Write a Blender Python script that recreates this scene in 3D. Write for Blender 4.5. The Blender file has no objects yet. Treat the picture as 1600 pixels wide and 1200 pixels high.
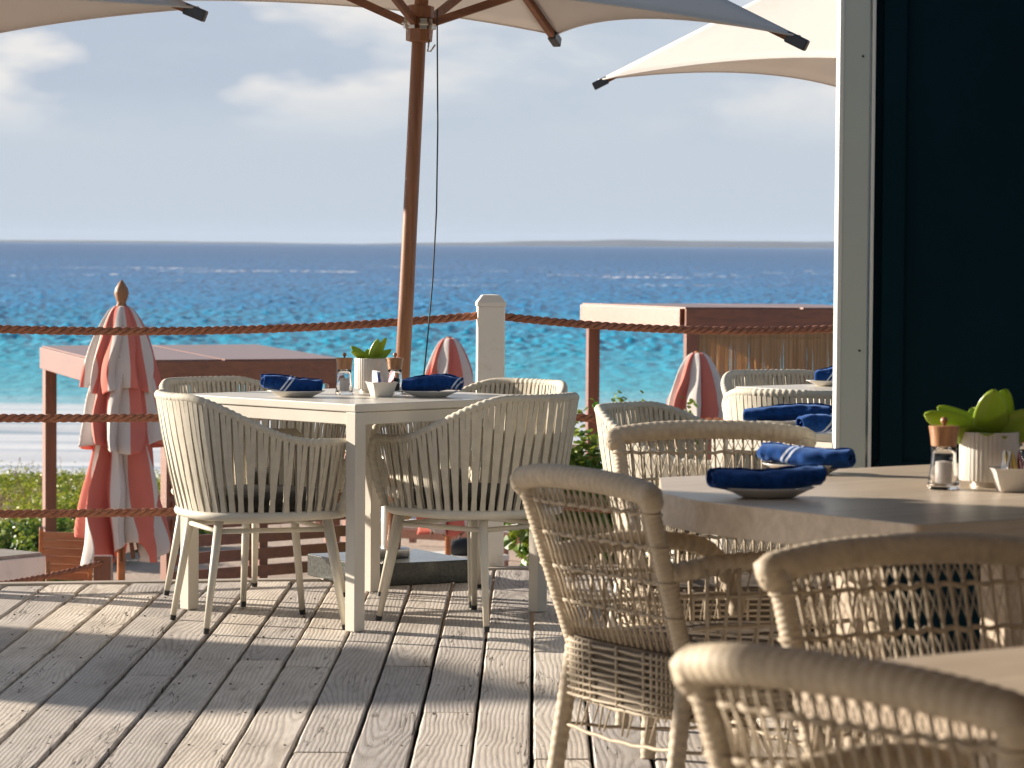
import bpy, bmesh, math, random
from mathutils import Vector, Matrix, noise
R = math.radians
rnd = random.Random(7)
scene = bpy.context.scene
COL = scene.collection

# ------------------------------------------------------------------ camera
CAM_H = 1.275
F = 5000.0      # focal length in photo pixels (1600 wide)
cam_d = bpy.data.cameras.new('camera'); cam = bpy.data.objects.new('camera', cam_d); COL.objects.link(cam)
CM = Matrix.Translation((0, 0, CAM_H)) @ Matrix.Rotation(R(90 - 2.497), 4, 'X') @ Matrix.Rotation(0.0072, 4, 'Z')
cam.matrix_world = CM
cam_d.sensor_width = 36; cam_d.lens = 36 * F / 1600
cam_d.clip_start = 0.1; cam_d.clip_end = 60000
cam_d.dof.use_dof = True; cam_d.dof.focus_distance = 11.6; cam_d.dof.aperture_fstop = 10.5
scene.camera = cam

def ray(px, py):
    return (CM.to_3x3() @ Vector(((px - 800) / F, -(py - 600) / F, -1)))
def at(px, py, z=0.0):
    d = ray(px, py); t = (z - CAM_H) / d.z
    return Vector((d.x * t, d.y * t, z))
def atd(px, py, D):
    d = ray(px, py); t = D / d.y
    return Vector((d.x * t, D, CAM_H + d.z * t))

# ------------------------------------------------------------------ mesh builder
class MB:
    def __init__(s): s.v = []; s.f = []; s.m = []
    def add(s, verts, faces, mi=0):
        b = len(s.v); s.v += [tuple(v) for v in verts]
        s.f += [tuple(i + b for i in f) for f in faces]; s.m += [mi] * len(faces)
    def box(s, c, size, rz=0.0, mi=0, M=None):
        x, y, z = size[0] / 2, size[1] / 2, size[2] / 2
        ca, sa = math.cos(rz), math.sin(rz)
        vs = []
        for dx, dy, dz in ((-x,-y,-z),(x,-y,-z),(x,y,-z),(-x,y,-z),(-x,-y,z),(x,-y,z),(x,y,z),(-x,y,z)):
            p = Vector((c[0] + dx*ca - dy*sa, c[1] + dx*sa + dy*ca, c[2] + dz))
            vs.append(M @ p if M else p)
        s.add(vs, [(0,3,2,1),(4,5,6,7),(0,1,5,4),(1,2,6,5),(2,3,7,6),(3,0,4,7)], mi)
    def bar(s, p0, p1, w, t, up=(0,0,1), mi=0, w1=None, t1=None):
        p0, p1 = Vector(p0), Vector(p1); d = (p1 - p0).normalized(); u = Vector(up)
        a = d.cross(u)
        if a.length < 1e-4: a = d.cross(Vector((0,1,0)))
        a.normalize(); b = a.cross(d).normalized()
        w1 = w if w1 is None else w1; t1 = t if t1 is None else t1
        vs = [p0 - a*w/2 - b*t/2, p0 + a*w/2 - b*t/2, p0 + a*w/2 + b*t/2, p0 - a*w/2 + b*t/2,
              p1 - a*w1/2 - b*t1/2, p1 + a*w1/2 - b*t1/2, p1 + a*w1/2 + b*t1/2, p1 - a*w1/2 + b*t1/2]
        s.add(vs, [(0,3,2,1),(4,5,6,7),(0,1,5,4),(1,2,6,5),(2,3,7,6),(3,0,4,7)], mi)
    def tube(s, pts, r, seg=8, closed=False, mi=0, caps=True):
        pts = [Vector(p) for p in pts]; n = len(pts)
        rr = r if isinstance(r, (list, tuple)) else [r] * n
        tang = []
        for i in range(n):
            if closed: t = pts[(i+1) % n] - pts[i-1]
            else: t = pts[min(i+1, n-1)] - pts[max(i-1, 0)]
            tang.append(t.normalized() if t.length > 1e-9 else Vector((0,0,1)))
        ref = Vector((0,0,1)) if abs(tang[0].z) < .9 else Vector((0,1,0))
        u = (ref - tang[0] * ref.dot(tang[0])).normalized()
        vs = []
        for i in range(n):
            u = (u - tang[i] * u.dot(tang[i]))
            if u.length < 1e-6: u = Vector((1,0,0))
            u.normalize(); w = tang[i].cross(u)
            for k in range(seg):
                a = 2 * math.pi * k / seg
                vs.append(pts[i] + (u * math.cos(a) + w * math.sin(a)) * rr[i])
        fs = []
        for i in range(n if closed else n - 1):
            j = (i + 1) % n
            for k in range(seg):
                l = (k + 1) % seg
                fs.append((i*seg+k, i*seg+l, j*seg+l, j*seg+k))
        if caps and not closed:
            fs.append(tuple(range(seg))[::-1]); fs.append(tuple(range((n-1)*seg, n*seg)))
        s.add(vs, fs, mi)
    def lathe(s, prof, seg=24, c=(0,0,0), mi=0, sx=1, sy=1, rf=None, M=None):
        vs = []
        for (r, z) in prof:
            for k in range(seg):
                a = 2*math.pi*k/seg; q = r * (rf(a, z) if rf else 1)
                p = Vector((c[0] + q*math.cos(a)*sx, c[1] + q*math.sin(a)*sy, c[2] + z))
                vs.append(M @ p if M else p)
        fs = []
        for i in range(len(prof)-1):
            for k in range(seg):
                l = (k+1) % seg
                fs.append((i*seg+k, i*seg+l, (i+1)*seg+l, (i+1)*seg+k))
        fs.append(tuple(range(seg))[::-1]); fs.append(tuple(range((len(prof)-1)*seg, len(prof)*seg)))
        s.add(vs, fs, mi)
    def grid(s, fn, nu, nv, mi=0, flip=False, mfn=None, closed_u=False):
        b = len(s.v)
        cu = nu if closed_u else nu + 1
        for j in range(nv+1):
            for i in range(cu):
                s.v.append(tuple(fn(i/nu, j/nv)))
        for j in range(nv):
            for i in range(nu):
                i2 = (i+1) % cu
                q = (b+j*cu+i, b+j*cu+i2, b+(j+1)*cu+i2, b+(j+1)*cu+i)
                s.f.append(q[::-1] if flip else q); s.m.append(mfn(i/nu, j/nv) if mfn else mi)
    def build(s, name, mats, parent=None, smooth=False, bevel=0, solid=0, sub=0, ang=None):
        me = bpy.data.meshes.new(name)
        me.from_pydata(s.v, [], s.f)
        mats = mats if isinstance(mats, (list, tuple)) else [mats]
        for m in mats: me.materials.append(m)
        me.polygons.foreach_set('material_index', s.m)
        if smooth: me.polygons.foreach_set('use_smooth', [True]*len(s.f))
        me.update()
        if smooth and ang: 
            try: me.set_sharp_from_angle(angle=R(ang))
            except Exception: pass
        o = bpy.data.objects.new(name, me); COL.objects.link(o)
        if parent: o.parent = parent
        if solid:
            md = o.modifiers.new('solid', 'SOLIDIFY'); md.thickness = solid; md.offset = 0
        if bevel:
            md = o.modifiers.new('bevel', 'BEVEL'); md.width = bevel; md.segments = 2; md.limit_method = 'ANGLE'
        if sub:
            md = o.modifiers.new('sub', 'SUBSURF'); md.levels = sub; md.render_levels = sub
        return o

def tag(o, label, cat, group=None):
    o['label'] = label; o['category'] = cat
    if group: o['group'] = group
    return o
def kind(o, k, label=None):
    o['kind'] = k
    if label: o['label'] = label
    return o
def empty(name, loc=(0,0,0), rz=0.0, label=None, cat=None, group=None):
    o = bpy.data.objects.new(name, None); COL.objects.link(o); o.empty_display_size = .1
    o.location = loc; o.rotation_euler = (0,0,rz)
    if label: tag(o, label, cat, group)
    return o
def copy_tree(o, parent=None):
    kids = [c for c in bpy.data.objects if c.parent == o]
    c = o.copy(); COL.objects.link(c); c.parent = parent
    for k in kids: copy_tree(k, c)
    return c
def place(o, loc, facing, label=None, sc=1):
    o.location = loc; o.rotation_euler = (0,0, math.atan2(facing[1], facing[0]) - math.pi/2)
    o.scale = (sc,sc,sc)
    if label: o['label'] = label
    return o

# ------------------------------------------------------------------ materials
def nmat(name):
    m = bpy.data.materials.new(name); m.use_nodes = True
    nt = m.node_tree; b = nt.nodes['Principled BSDF']
    return m, nt, b
def N(nt, t, **k):
    n = nt.nodes.new(t)
    for a, v in k.items():
        if a in n.inputs.keys() if hasattr(n.inputs, 'keys') else False: n.inputs[a].default_value = v
        else: setattr(n, a, v)
    return n
def noise_n(nt, vec, scale, detail=3, rough=.55, dist=0):
    n = nt.nodes.new('ShaderNodeTexNoise'); n.inputs['Scale'].default_value = scale
    n.inputs['Detail'].default_value = detail; n.inputs['Roughness'].default_value = rough; n.inputs['Distortion'].default_value = dist
    if vec is not None: nt.links.new(vec, n.inputs['Vector'])
    return n
def mapping(nt, src, scale=(1,1,1), loc=(0,0,0), rot=(0,0,0)):
    m = nt.nodes.new('ShaderNodeMapping'); m.inputs['Scale'].default_value = scale
    m.inputs['Location'].default_value = loc; m.inputs['Rotation'].default_value = rot
    nt.links.new(src, m.inputs['Vector']); return m.outputs[0]
def math_n(nt, op, a, b=None, c=None):
    m = nt.nodes.new('ShaderNodeMath'); m.operation = op
    for i, x in enumerate((a, b, c)):
        if x is None: continue
        if isinstance(x, (int, float)): m.inputs[i].default_value = x
        else: nt.links.new(x, m.inputs[i])
    return m.outputs[0]
def ramp(nt, fac, stops):
    r = nt.nodes.new('ShaderNodeValToRGB'); e = r.color_ramp.elements
    while len(e) < len(stops): e.new(.5)
    for i, (p, c) in enumerate(stops):
        e[i].position = p; e[i].color = (*c, 1) if len(c) == 3 else c
    nt.links.new(fac, r.inputs[0]); return r.outputs[0]
def mixc(nt, fac, a, b, bt='MIX'):
    m = nt.nodes.new('ShaderNodeMix'); m.data_type = 'RGBA'; m.blend_type = bt
    for idx, x in ((0, fac), (6, a), (7, b)):
        if isinstance(x, (int, float)): m.inputs[idx].default_value = x
        elif isinstance(x, tuple): m.inputs[idx].default_value = (*x, 1) if len(x) == 3 else x
        else: nt.links.new(x, m.inputs[idx])
    return m.outputs[2]
def bump(nt, b, h, strength=.3, dist=.002):
    n = nt.nodes.new('ShaderNodeBump'); n.inputs['Strength'].default_value = strength; n.inputs['Distance'].default_value = dist
    nt.links.new(h, n.inputs['Height']); nt.links.new(n.outputs[0], b.inputs['Normal'])
def objco(nt): 
    return nt.nodes.new('ShaderNodeTexCoord').outputs['Object']

def simple(name, col, rough=.5, var=.12, scale=6, bs=.15, bscale=60, metal=0, spec=.5, bdist=.002, dirt=None, coat=0):
    m, nt, b = nmat(name); co = objco(nt)
    n = noise_n(nt, co, scale, 5, .6)
    lo = tuple(max(0, c*(1-var)) for c in col); hi = tuple(min(1, c*(1+var)) for c in col)
    c = ramp(nt, n.outputs[0], [(.3, lo), (.7, hi)])
    if dirt:
        n3 = noise_n(nt, co, scale*2.3, 6, .7)
        c = mixc(nt, ramp(nt, n3.outputs[0], [(.56, (0,0,0)), (.75, (.6,.6,.6))]), c, dirt)
    nt.links.new(c, b.inputs['Base Color'])
    b.inputs['Metallic'].default_value = metal; b.inputs['Specular IOR Level'].default_value = spec
    if coat: b.inputs['Coat Weight'].default_value = coat; b.inputs['Coat Roughness'].default_value = .25
    n2 = noise_n(nt, co, bscale, 4, .6)
    r = nt.nodes.new('ShaderNodeMapRange'); r.inputs[3].default_value = rough*.85; r.inputs[4].default_value = min(1, rough*1.15)
    nt.links.new(n.outputs[0], r.inputs[0]); nt.links.new(r.outputs[0], b.inputs['Roughness'])
    bump(nt, b, n2.outputs[0], bs, bdist)
    return m

def wood(name, dark, light, rough=.5, axis='X', scale=1.0, coat=0, bs=.25, spec=.5):
    m, nt, b = nmat(name); co = objco(nt)
    st = {'X': (1.2,14,14), 'Y': (14,1.2,14), 'Z': (14,14,1.2)}[axis]
    v = mapping(nt, co, tuple(s*scale for s in st))
    n = noise_n(nt, v, 2.2, 6, .65, .6)
    n2 = noise_n(nt, mapping(nt, co, (1.5,1.5,1.5)), 2, 3)
    c = ramp(nt, n.outputs[0], [(.3, dark), (.68, light)])
    c = mixc(nt, math_n(nt, 'MULTIPLY', n2.outputs[0], .5), c, tuple(.6*x for x in dark), 'MIX')
    nt.links.new(c, b.inputs['Base Color']); b.inputs['Roughness'].default_value = rough
    b.inputs['Specular IOR Level'].default_value = spec
    if coat: b.inputs['Coat Weight'].default_value = coat; b.inputs['Coat Roughness'].default_value = .36
    bump(nt, b, n.outputs[0], bs, .002)
    return m

def fabric(name, col, trans=.25, var=.05, rough=.9, weave=900, bs=.15):
    m, nt, b = nmat(name); co = objco(nt)
    n = noise_n(nt, co, 3, 4, .6)
    c = ramp(nt, n.outputs[0], [(.3, tuple(x*(1-var) for x in col)), (.7, tuple(min(1,x*(1+var)) for x in col))])
    nt.links.new(c, b.inputs['Base Color']); b.inputs['Roughness'].default_value = rough
    b.inputs['Specular IOR Level'].default_value = .15
    n2 = noise_n(nt, co, 18, 5, .6); bump(nt, b, n2.outputs[0], bs, .01)
    if trans:
        t = nt.nodes.new('ShaderNodeBsdfTranslucent'); nt.links.new(c, t.inputs[0])
        mx = nt.nodes.new('ShaderNodeMixShader'); mx.inputs[0].default_value = trans
        out = nt.nodes['Material Output']
        nt.links.new(b.outputs[0], mx.inputs[1]); nt.links.new(t.outputs[0], mx.inputs[2]); nt.links.new(mx.outputs[0], out.inputs[0])
    return m

M = {}
M['cream_rope'] = simple('cream_rope', (.56,.515,.425), .75, .10, 30, .5, 400, spec=.2, bdist=.001)
M['cream_metal'] = simple('cream_metal', (.62,.575,.48), .35, .05, 8, .1, 200)
M['cream_table'] = simple('cream_table', (.60,.56,.49), .30, .06, 4, .1, 90)
M['black_rubber'] = simple('black_rubber', (.02,.02,.018), .6)
M['cushion_dark'] = simple('cushion_dark', (.055,.05,.042), .9, .2, 20, .4, 300)
M['granite'] = simple('granite', (.045,.05,.045), .16, .6, 90, .15, 120, spec=.6)
M['steel'] = simple('steel', (.62,.58,.52), .3, .08, 20, .1, 100, metal=1)
M['teak_pole'] = wood('teak_pole', (.18,.066,.025), (.41,.17,.07), .42, 'Z', 1.2, coat=.25)
M['teak_arm'] = wood('teak_arm', (.14,.05,.022), (.30,.12,.05), .45, 'X', 1.2)
M['tip_cap'] = simple('tip_cap', (.03,.035,.045), .35)
M['canopy'] = fabric('canopy', (.72,.685,.65), .28, .02)
M['coral'] = fabric('coral', (.72,.225,.18), .22, .06)
M['white_cloth'] = fabric('white_cloth', (.78,.72,.68), .25, .04)
M['finial'] = wood('finial', (.22,.10,.045), (.42,.22,.10), .5, 'Z', 3)
M['redwood'] = wood('redwood', (.15,.040,.014), (.30,.088,.030), .5, 'X', .8, coat=1, spec=.5)
M['redwood_z'] = wood('redwood_z', (.15,.040,.014), (.30,.088,.030), .5, 'Z', .8, coat=1, spec=.5)
M['orange_wood'] = wood('orange_wood', (.30,.09,.03), (.62,.24,.08), .42, 'X', .8, coat=.3)
M['white_paint'] = simple('white_paint', (.82,.79,.73), .45, .04, 3, .12, 40, dirt=(.45,.38,.28))
M['column_paint'] = simple('column_paint', (.43,.50,.475), .35, .03, 3, .05, 40)
M['column_trim'] = simple('column_trim', (.62,.66,.64), .35, .03, 3, .05, 40)
M['navy_paint'] = simple('navy_paint', (.0016,.016,.026), .6, .15, 2, .1, 50, spec=.06)
M['rope'] = simple('rope', (.34,.155,.10), .85, .3, 60, .8, 500, spec=.15, bdist=.002)
M['rattan'] = simple('rattan', (.42,.35,.26), .6, .15, 40, .5, 500, spec=.3, bdist=.001)
M['rattan_dark'] = simple('rattan_dark', (.13,.105,.08), .75, .2, 60, .7, 260, spec=.2, bdist=.002)
M['teak_grey'] = wood('teak_grey', (.44,.345,.25), (.66,.55,.43), .34, 'X', 1.0, bs=.15)
M['ceramic'] = simple('ceramic', (.66,.63,.58), .25, .04, 10, .03, 60)
M['pot'] = simple('pot', (.60,.56,.50), .45, .05, 10, .1, 60)
M['pot_base'] = simple('pot_base', (.50,.44,.36), .35, .05, 10, .1, 60, metal=.7)
M['mill_wood'] = wood('mill_wood', (.24,.10,.04), (.50,.25,.10), .4, 'Z', 4, coat=.3)
M['salt'] = simple('salt', (.75,.70,.66), .7, .15, 200, .5, 300)
M['pepper'] = simple('pepper', (.02,.017,.015), .7, .6, 200, .8, 300)
M['soil'] = simple('soil', (.04,.03,.02), .95, .4, 60, .8, 100)
M['packet_white'] = simple('packet_white', (.8,.8,.82), .5)
M['packet_yellow'] = simple('packet_yellow', (.75,.52,.05), .5)
M['packet_red'] = simple('packet_red', (.35,.04,.08), .5)
M['packet_blue'] = simple('packet_blue', (.05,.14,.45), .5)
M['cord'] = simple('cord', (.03,.04,.045), .6)
M['tan_cord'] = simple('tan_cord', (.45,.30,.16), .8)
M['lounge_white'] = fabric('lounge_white', (.75,.70,.68), 0, .05)
M['lounge_pink'] = fabric('lounge_pink', (.52,.22,.19), 0, .1)
M['black_bag'] = simple('black_bag', (.015,.018,.022), .6, .3)
M['red_flower'] = simple('red_flower', (.65,.02,.02), .6)
M['pale_flower'] = simple('pale_flower', (.7,.6,.5), .6)
M['bark'] = simple('bark', (.16,.11,.07), .9, .3, 20, .8, 60)
M['trim_wood'] = wood('trim_wood', (.36,.31,.26), (.50,.45,.39), .7, 'X', .8)
M['daybed_grey'] = wood('daybed_grey', (.30,.26,.22), (.48,.43,.37), .6, 'X', .8)

def glass_mat():
    m, nt, b = nmat('glass'); b.inputs['Transmission Weight'].default_value = 1; b.inputs['Roughness'].default_value = .03
    b.inputs['IOR'].default_value = 1.3; b.inputs['Base Color'].default_value = (.93,.93,.93,1)
    return m
M['glass'] = glass_mat()

def leaf_mat(name, a, bcol, tr=.35, island=True, rough=.4):
    m, nt, b = nmat(name)
    g = nt.nodes.new('ShaderNodeNewGeometry')
    c = ramp(nt, g.outputs['Random Per Island'], [(0, a), (.6, tuple((x+y)/2 for x, y in zip(a, bcol))), (1, bcol)])
    co = objco(nt); n = noise_n(nt, co, 40, 3); c = mixc(nt, math_n(nt,'MULTIPLY', n.outputs[0], .4), c, a)
    nt.links.new(c, b.inputs['Base Color']); b.inputs['Roughness'].default_value = rough
    t = nt.nodes.new('ShaderNodeBsdfTranslucent'); nt.links.new(c, t.inputs[0])
    mx = nt.nodes.new('ShaderNodeMixShader'); mx.inputs[0].default_value = tr
    out = nt.nodes['Material Output']
    nt.links.new(b.outputs[0], mx.inputs[1]); nt.links.new(t.outputs[0], mx.inputs[2]); nt.links.new(mx.outputs[0], out.inputs[0])
    return m
M['lime_leaf'] = leaf_mat('lime_leaf', (.16,.30,.02), (.55,.62,.06), .3, rough=.3)
M['hedge_leaf'] = leaf_mat('hedge_leaf', (.05,.13,.02), (.30,.34,.04), .3)
M['dune_leaf'] = leaf_mat('dune_leaf', (.10,.17,.02), (.50,.50,.06), .35)
M['dry_grass'] = leaf_mat('dry_grass', (.40,.30,.20), (.60,.46,.36), .3)
M['reed'] = leaf_mat('reed', (.60,.42,.24), (.92,.74,.48), .6, rough=.6)

def napkin_mat():
    m, nt, b = nmat('napkin_blue'); co = objco(nt)
    sp = nt.nodes.new('ShaderNodeSeparateXYZ'); nt.links.new(co, sp.inputs[0])
    n = noise_n(nt, co, 60, 4, .6)
    oi = nt.nodes.new('ShaderNodeObjectInfo')
    x = math_n(nt, 'ADD', sp.outputs[0], math_n(nt, 'MULTIPLY', sp.outputs[2], -.7))
    x = math_n(nt, 'ADD', x, math_n(nt, 'MULTIPLY_ADD', oi.outputs['Random'], .20, -.11))
    def band(c0, w):
        d = math_n(nt, 'ABSOLUTE', math_n(nt, 'SUBTRACT', x, c0)); return math_n(nt, 'LESS_THAN', d, w)
    s = math_n(nt, 'MAXIMUM', band(.028, .0035), band(.043, .0035))
    base = ramp(nt, n.outputs[0], [(.3, (.004,.026,.11)), (.7, (.010,.058,.235))])
    c = mixc(nt, s, base, (.55,.60,.70))
    nt.links.new(c, b.inputs['Base Color']); b.inputs['Roughness'].default_value = .95
    b.inputs['Specular IOR Level'].default_value = .1
    b.inputs['Sheen Weight'].default_value = .3; b.inputs['Sheen Tint'].default_value = (.3,.5,1,1)
    n2 = noise_n(nt, co, 500, 3); bump(nt, b, n2.outputs[0], .5, .001)
    return m
M['napkin'] = napkin_mat()

def deck_mat():
    m, nt, b = nmat('weathered_boards')
    at_ = nt.nodes.new('ShaderNodeAttribute'); at_.attribute_name = 'bid'
    bid = at_.outputs['Fac']
    uv = nt.nodes.new('ShaderNodeUVMap'); uv.uv_map = 'board'
    sp = nt.nodes.new('ShaderNodeSeparateXYZ'); nt.links.new(uv.outputs[0], sp.inputs[0])
    x, y = sp.outputs[0], sp.outputs[1]
    rndn = nt.nodes.new('ShaderNodeTexWhiteNoise'); rndn.noise_dimensions = '1D'; nt.links.new(bid, rndn.inputs['W'])
    cs = nt.nodes.new('ShaderNodeSeparateColor'); nt.links.new(rndn.outputs['Color'], cs.inputs[0])
    r1, r2, r3 = cs.outputs
    yo = math_n(nt, 'MULTIPLY_ADD', bid, 7.31, y)
    cv = nt.nodes.new('ShaderNodeCombineXYZ'); nt.links.new(x, cv.inputs[0]); nt.links.new(yo, cv.inputs[1]); nt.links.new(bid, cv.inputs[2])
    V = cv.outputs[0]
    # heart line wandering under the board: gives cathedral grain
    nA = noise_n(nt, mapping(nt, V, (2,.6,1)), 1.0, 1, .5)
    nB = noise_n(nt, mapping(nt, V, (3,2.0,1), (5,5,0)), 1.0, 2, .5)
    hx = math_n(nt, 'MULTIPLY_ADD', r1, .34, -.17)
    xs = math_n(nt, 'ADD', math_n(nt, 'SUBTRACT', x, hx), math_n(nt, 'MULTIPLY', math_n(nt, 'SUBTRACT', nB.outputs[0], .5), .035))
    dep = math_n(nt, 'MULTIPLY', math_n(nt, 'SUBTRACT', nA.outputs[0], .42), .30)
    rad = math_n(nt, 'SQRT', math_n(nt, 'ADD', math_n(nt, 'MULTIPLY', xs, xs), math_n(nt, 'MULTIPLY', dep, dep)))
    nC = noise_n(nt, mapping(nt, V, (14,3.2,1)), 1.0, 3, .6)
    rad = math_n(nt, 'MULTIPLY_ADD', nC.outputs[0], .008, rad)
    ph = math_n(nt, 'MULTIPLY', rad, 6.2832/.0125)
    ring = math_n(nt, 'MULTIPLY_ADD', math_n(nt, 'SINE', ph), .5, .5)
    ring = math_n(nt, 'POWER', ring, 1.6)
    fine = noise_n(nt, mapping(nt, V, (260,9,1)), 1.0, 4, .7)
    blot = noise_n(nt, mapping(nt, V, (8,1.8,1)), 1.0, 6, .7)
    base = ramp(nt, blot.outputs[0], [(.25, (.36,.33,.295)), (.5, (.58,.545,.50)), (.75, (.70,.67,.63))])
    tint = mixc(nt, r2, (.68,.67,.69), (1.12,1.06,.98))
    base = mixc(nt, 1.0, base, tint, 'MULTIPLY')
    g = ramp(nt, ring, [(0, (1.05,1.05,1.05)), (.5, (.99,.985,.98)), (1, (.80,.775,.755))])
    base = mixc(nt, 1.0, base, g, 'MULTIPLY')
    fg = ramp(nt, fine.outputs[0], [(.3, (.72,.70,.68)), (.55, (1.02,1.02,1.02))])
    base = mixc(nt, .8, base, fg, 'MULTIPLY')
    # checks / cracks running along the grain
    ck = noise_n(nt, mapping(nt, V, (34,1.6,1), (3,0,0)), 1.0, 3, .55, .5)
    ckm = ramp(nt, math_n(nt, 'ABSOLUTE', math_n(nt, 'SUBTRACT', ck.outputs[0], .5)), [(0, (1,1,1)), (.006, (1,1,1)), (.014, (0,0,0))])
    gate = noise_n(nt, mapping(nt, V, (7,1.1,1), (9,2,0)), 1.0, 2)
    gm = ramp(nt, gate.outputs[0], [(.52, (0,0,0)), (.60, (1,1,1))])
    ckf = mixc(nt, 1.0, ckm, gm, 'MULTIPLY')
    base = mixc(nt, ckf, base, (.07,.055,.045))
    # knots
    vo = nt.nodes.new('ShaderNodeTexVoronoi'); vo.inputs['Scale'].default_value = 1.0
    nt.links.new(mapping(nt, V, (5,1.9,1), (1,1,0)), vo.inputs['Vector'])
    kf = ramp(nt, vo.outputs['Distance'], [(.03, (1,1,1)), (.09, (0,0,0))])
    base = mixc(nt, math_n(nt, 'MULTIPLY', kf, .75), base, (.10,.075,.055))
    nt.links.new(base, b.inputs['Base Color']); b.inputs['Roughness'].default_value = .72
    b.inputs['Specular IOR Level'].default_value = .3
    h = math_n(nt, 'ADD', math_n(nt, 'MULTIPLY', ring, -.55), math_n(nt, 'MULTIPLY', fine.outputs[0], .5))
    h = math_n(nt, 'SUBTRACT', h, math_n(nt, 'MULTIPLY', ckf, 1.5))
    bump(nt, b, h, .40, .002)
    return m
M['deck'] = deck_mat()

# ------------------------------------------------------------------ ground, deck
def build_deck():
    # boards run almost along the view; trimmed to the outline of the terrace edge
    P = [at(-700, 927, 0), at(0, 911, 0), at(500, 903.5, 0), at(640, 897, 0), at(742, 887, 0), at(900, 884, 0), at(1700, 878, 0)]
    edge = [(p.x, p.y) for p in P]
    edge[0] = (-6.0, edge[1][1] - .35); edge.append((9.0, edge[-1][1] + .3))
    def yedge(x):
        for (x0,y0),(x1,y1) in zip(edge, edge[1:]):
            if x0 <= x <= x1: return y0 + (y1-y0)*(x-x0)/(x1-x0)
        return edge[0][1] if x < edge[0][0] else edge[-1][1]
    vs, fs, uvs, bids = [], [], [], []
    r = random.Random(3)
    pitch, gap = .1505, .0100
    dirx = .0068
    bid = 1
    for k in range(-34, 44):
        xg0 = .0545 - 7.79*dirx + k*pitch
        yend = yedge(xg0 + dirx*12.3 + pitch/2) - .075
        y = -2.5 - r.random()*2.5
        while y < yend:
            L = r.choice((2.4, 3.0, 3.6, 1.8, 4.2))*r.uniform(.9,1.1)
            y1 = min(y + L, yend)
            if y1 - y < .05: break
            w = pitch - gap + r.uniform(-.002, .002); dz = r.uniform(-.003, .0015); tilt = r.uniform(-.0015,.0015)
            ns = max(2, int((y1-y)/.12)); wob = [r.uniform(-.0012,.0012) for _ in range(ns+1)]
            cr = .0045
            b0 = len(vs)
            for i in range(ns+1):
                yy = y + .003 + (y1-y-.006)*i/ns; x0 = xg0 + dirx*yy + gap/2 + wob[i]; x1 = x0 + w - wob[i]*1.5
                ends = 0 if 0 < i < ns else -.002
                ring = [(x0, -.03), (x0, dz-cr), (x0+cr, dz), (x1-cr, dz+tilt), (x1, dz+tilt-cr), (x1, -.03)]
                for (xx, zz) in ring: vs.append((xx, yy, zz + (ends if zz > -.02 else 0)))
            for i in range(ns):
                for q in range(5):
                    f = (b0+i*6+q, b0+(i+1)*6+q, b0+(i+1)*6+q+1, b0+i*6+q+1)
                    fs.append(f[::-1]); 
                    for vi in fs[-1]:
                        vx, vy, vz = vs[vi]
                        uvs.append((vx - (xg0 + dirx*vy) - pitch/2, vy))
                    bids.append(bid)
            for base, rev in ((b0, False), (b0+ns*6, True)):
                f = tuple(range(base, base+6)); f = f if not rev else f[::-1]
                fs.append(f)
                for vi in f:
                    vx, vy, vz = vs[vi]; uvs.append((vx - (xg0 + dirx*vy) - pitch/2, vy))
                bids.append(bid)
            bid += 1; y = y1
    me = bpy.data.meshes.new('deck'); me.from_pydata(vs, [], fs); me.materials.append(M['deck'])
    u = me.uv_layers.new(name='board')
    flat = [c for p in uvs for c in p]; u.data.foreach_set('uv', flat)
    a = me.attributes.new('bid', 'FLOAT', 'FACE'); a.data.foreach_set('value', [float(x) for x in bids])
    me.update(); o = bpy.data.objects.new('deck', me); COL.objects.link(o); kind(o, 'structure')
    # edge trim board, following the outline, and a dark sheet underneath painting shade into the gaps
    mb = MB()
    for (x0,y0),(x1,y1) in zip(edge, edge[1:]):
        mb.bar((x0,y0-.033,-.0185), (x1,y1-.033,-.0185), .066, .045)
    for (x0,y0),(x1,y1) in zip(edge, edge[1:]):
        mb.bar((x0,y0-.022,-.17), (x1,y1-.022,-.17), .035, .24)
    o = mb.build('deck_edge', M['trim_wood'], None, bevel=.003); kind(o, 'structure')
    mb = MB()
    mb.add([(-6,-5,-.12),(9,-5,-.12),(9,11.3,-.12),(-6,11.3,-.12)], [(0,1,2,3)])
    sc = MB(); rs = random.Random(9)
    for k in range(-34, 44):
        xg0 = .0545 - 7.79*dirx + k*pitch
        for j in range(0, 24):
            yy = .25 + .56*j
            if yy > 12 or abs(xg0) > 4: continue
            for ox in (.032, .122):
                x = xg0 + dirx*yy + ox + rs.uniform(-.004,.004); y_ = yy + rs.uniform(-.008,.008)
                sc.lathe([(.0036,-.004),(.0036,.0002),(.0022,.0004),(.002,-.0006)], 8, c=(x,y_,.0008))
    so = sc.build('deck_screws', simple('screw_rust', (.10,.075,.06), .6)); kind(so, 'structure')
    o = mb.build('deck_gap_shade', simple('gap_shade', (.03,.024,.018), .9)); kind(o, 'structure')
    return yedge
YEDGE = build_deck()

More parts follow.
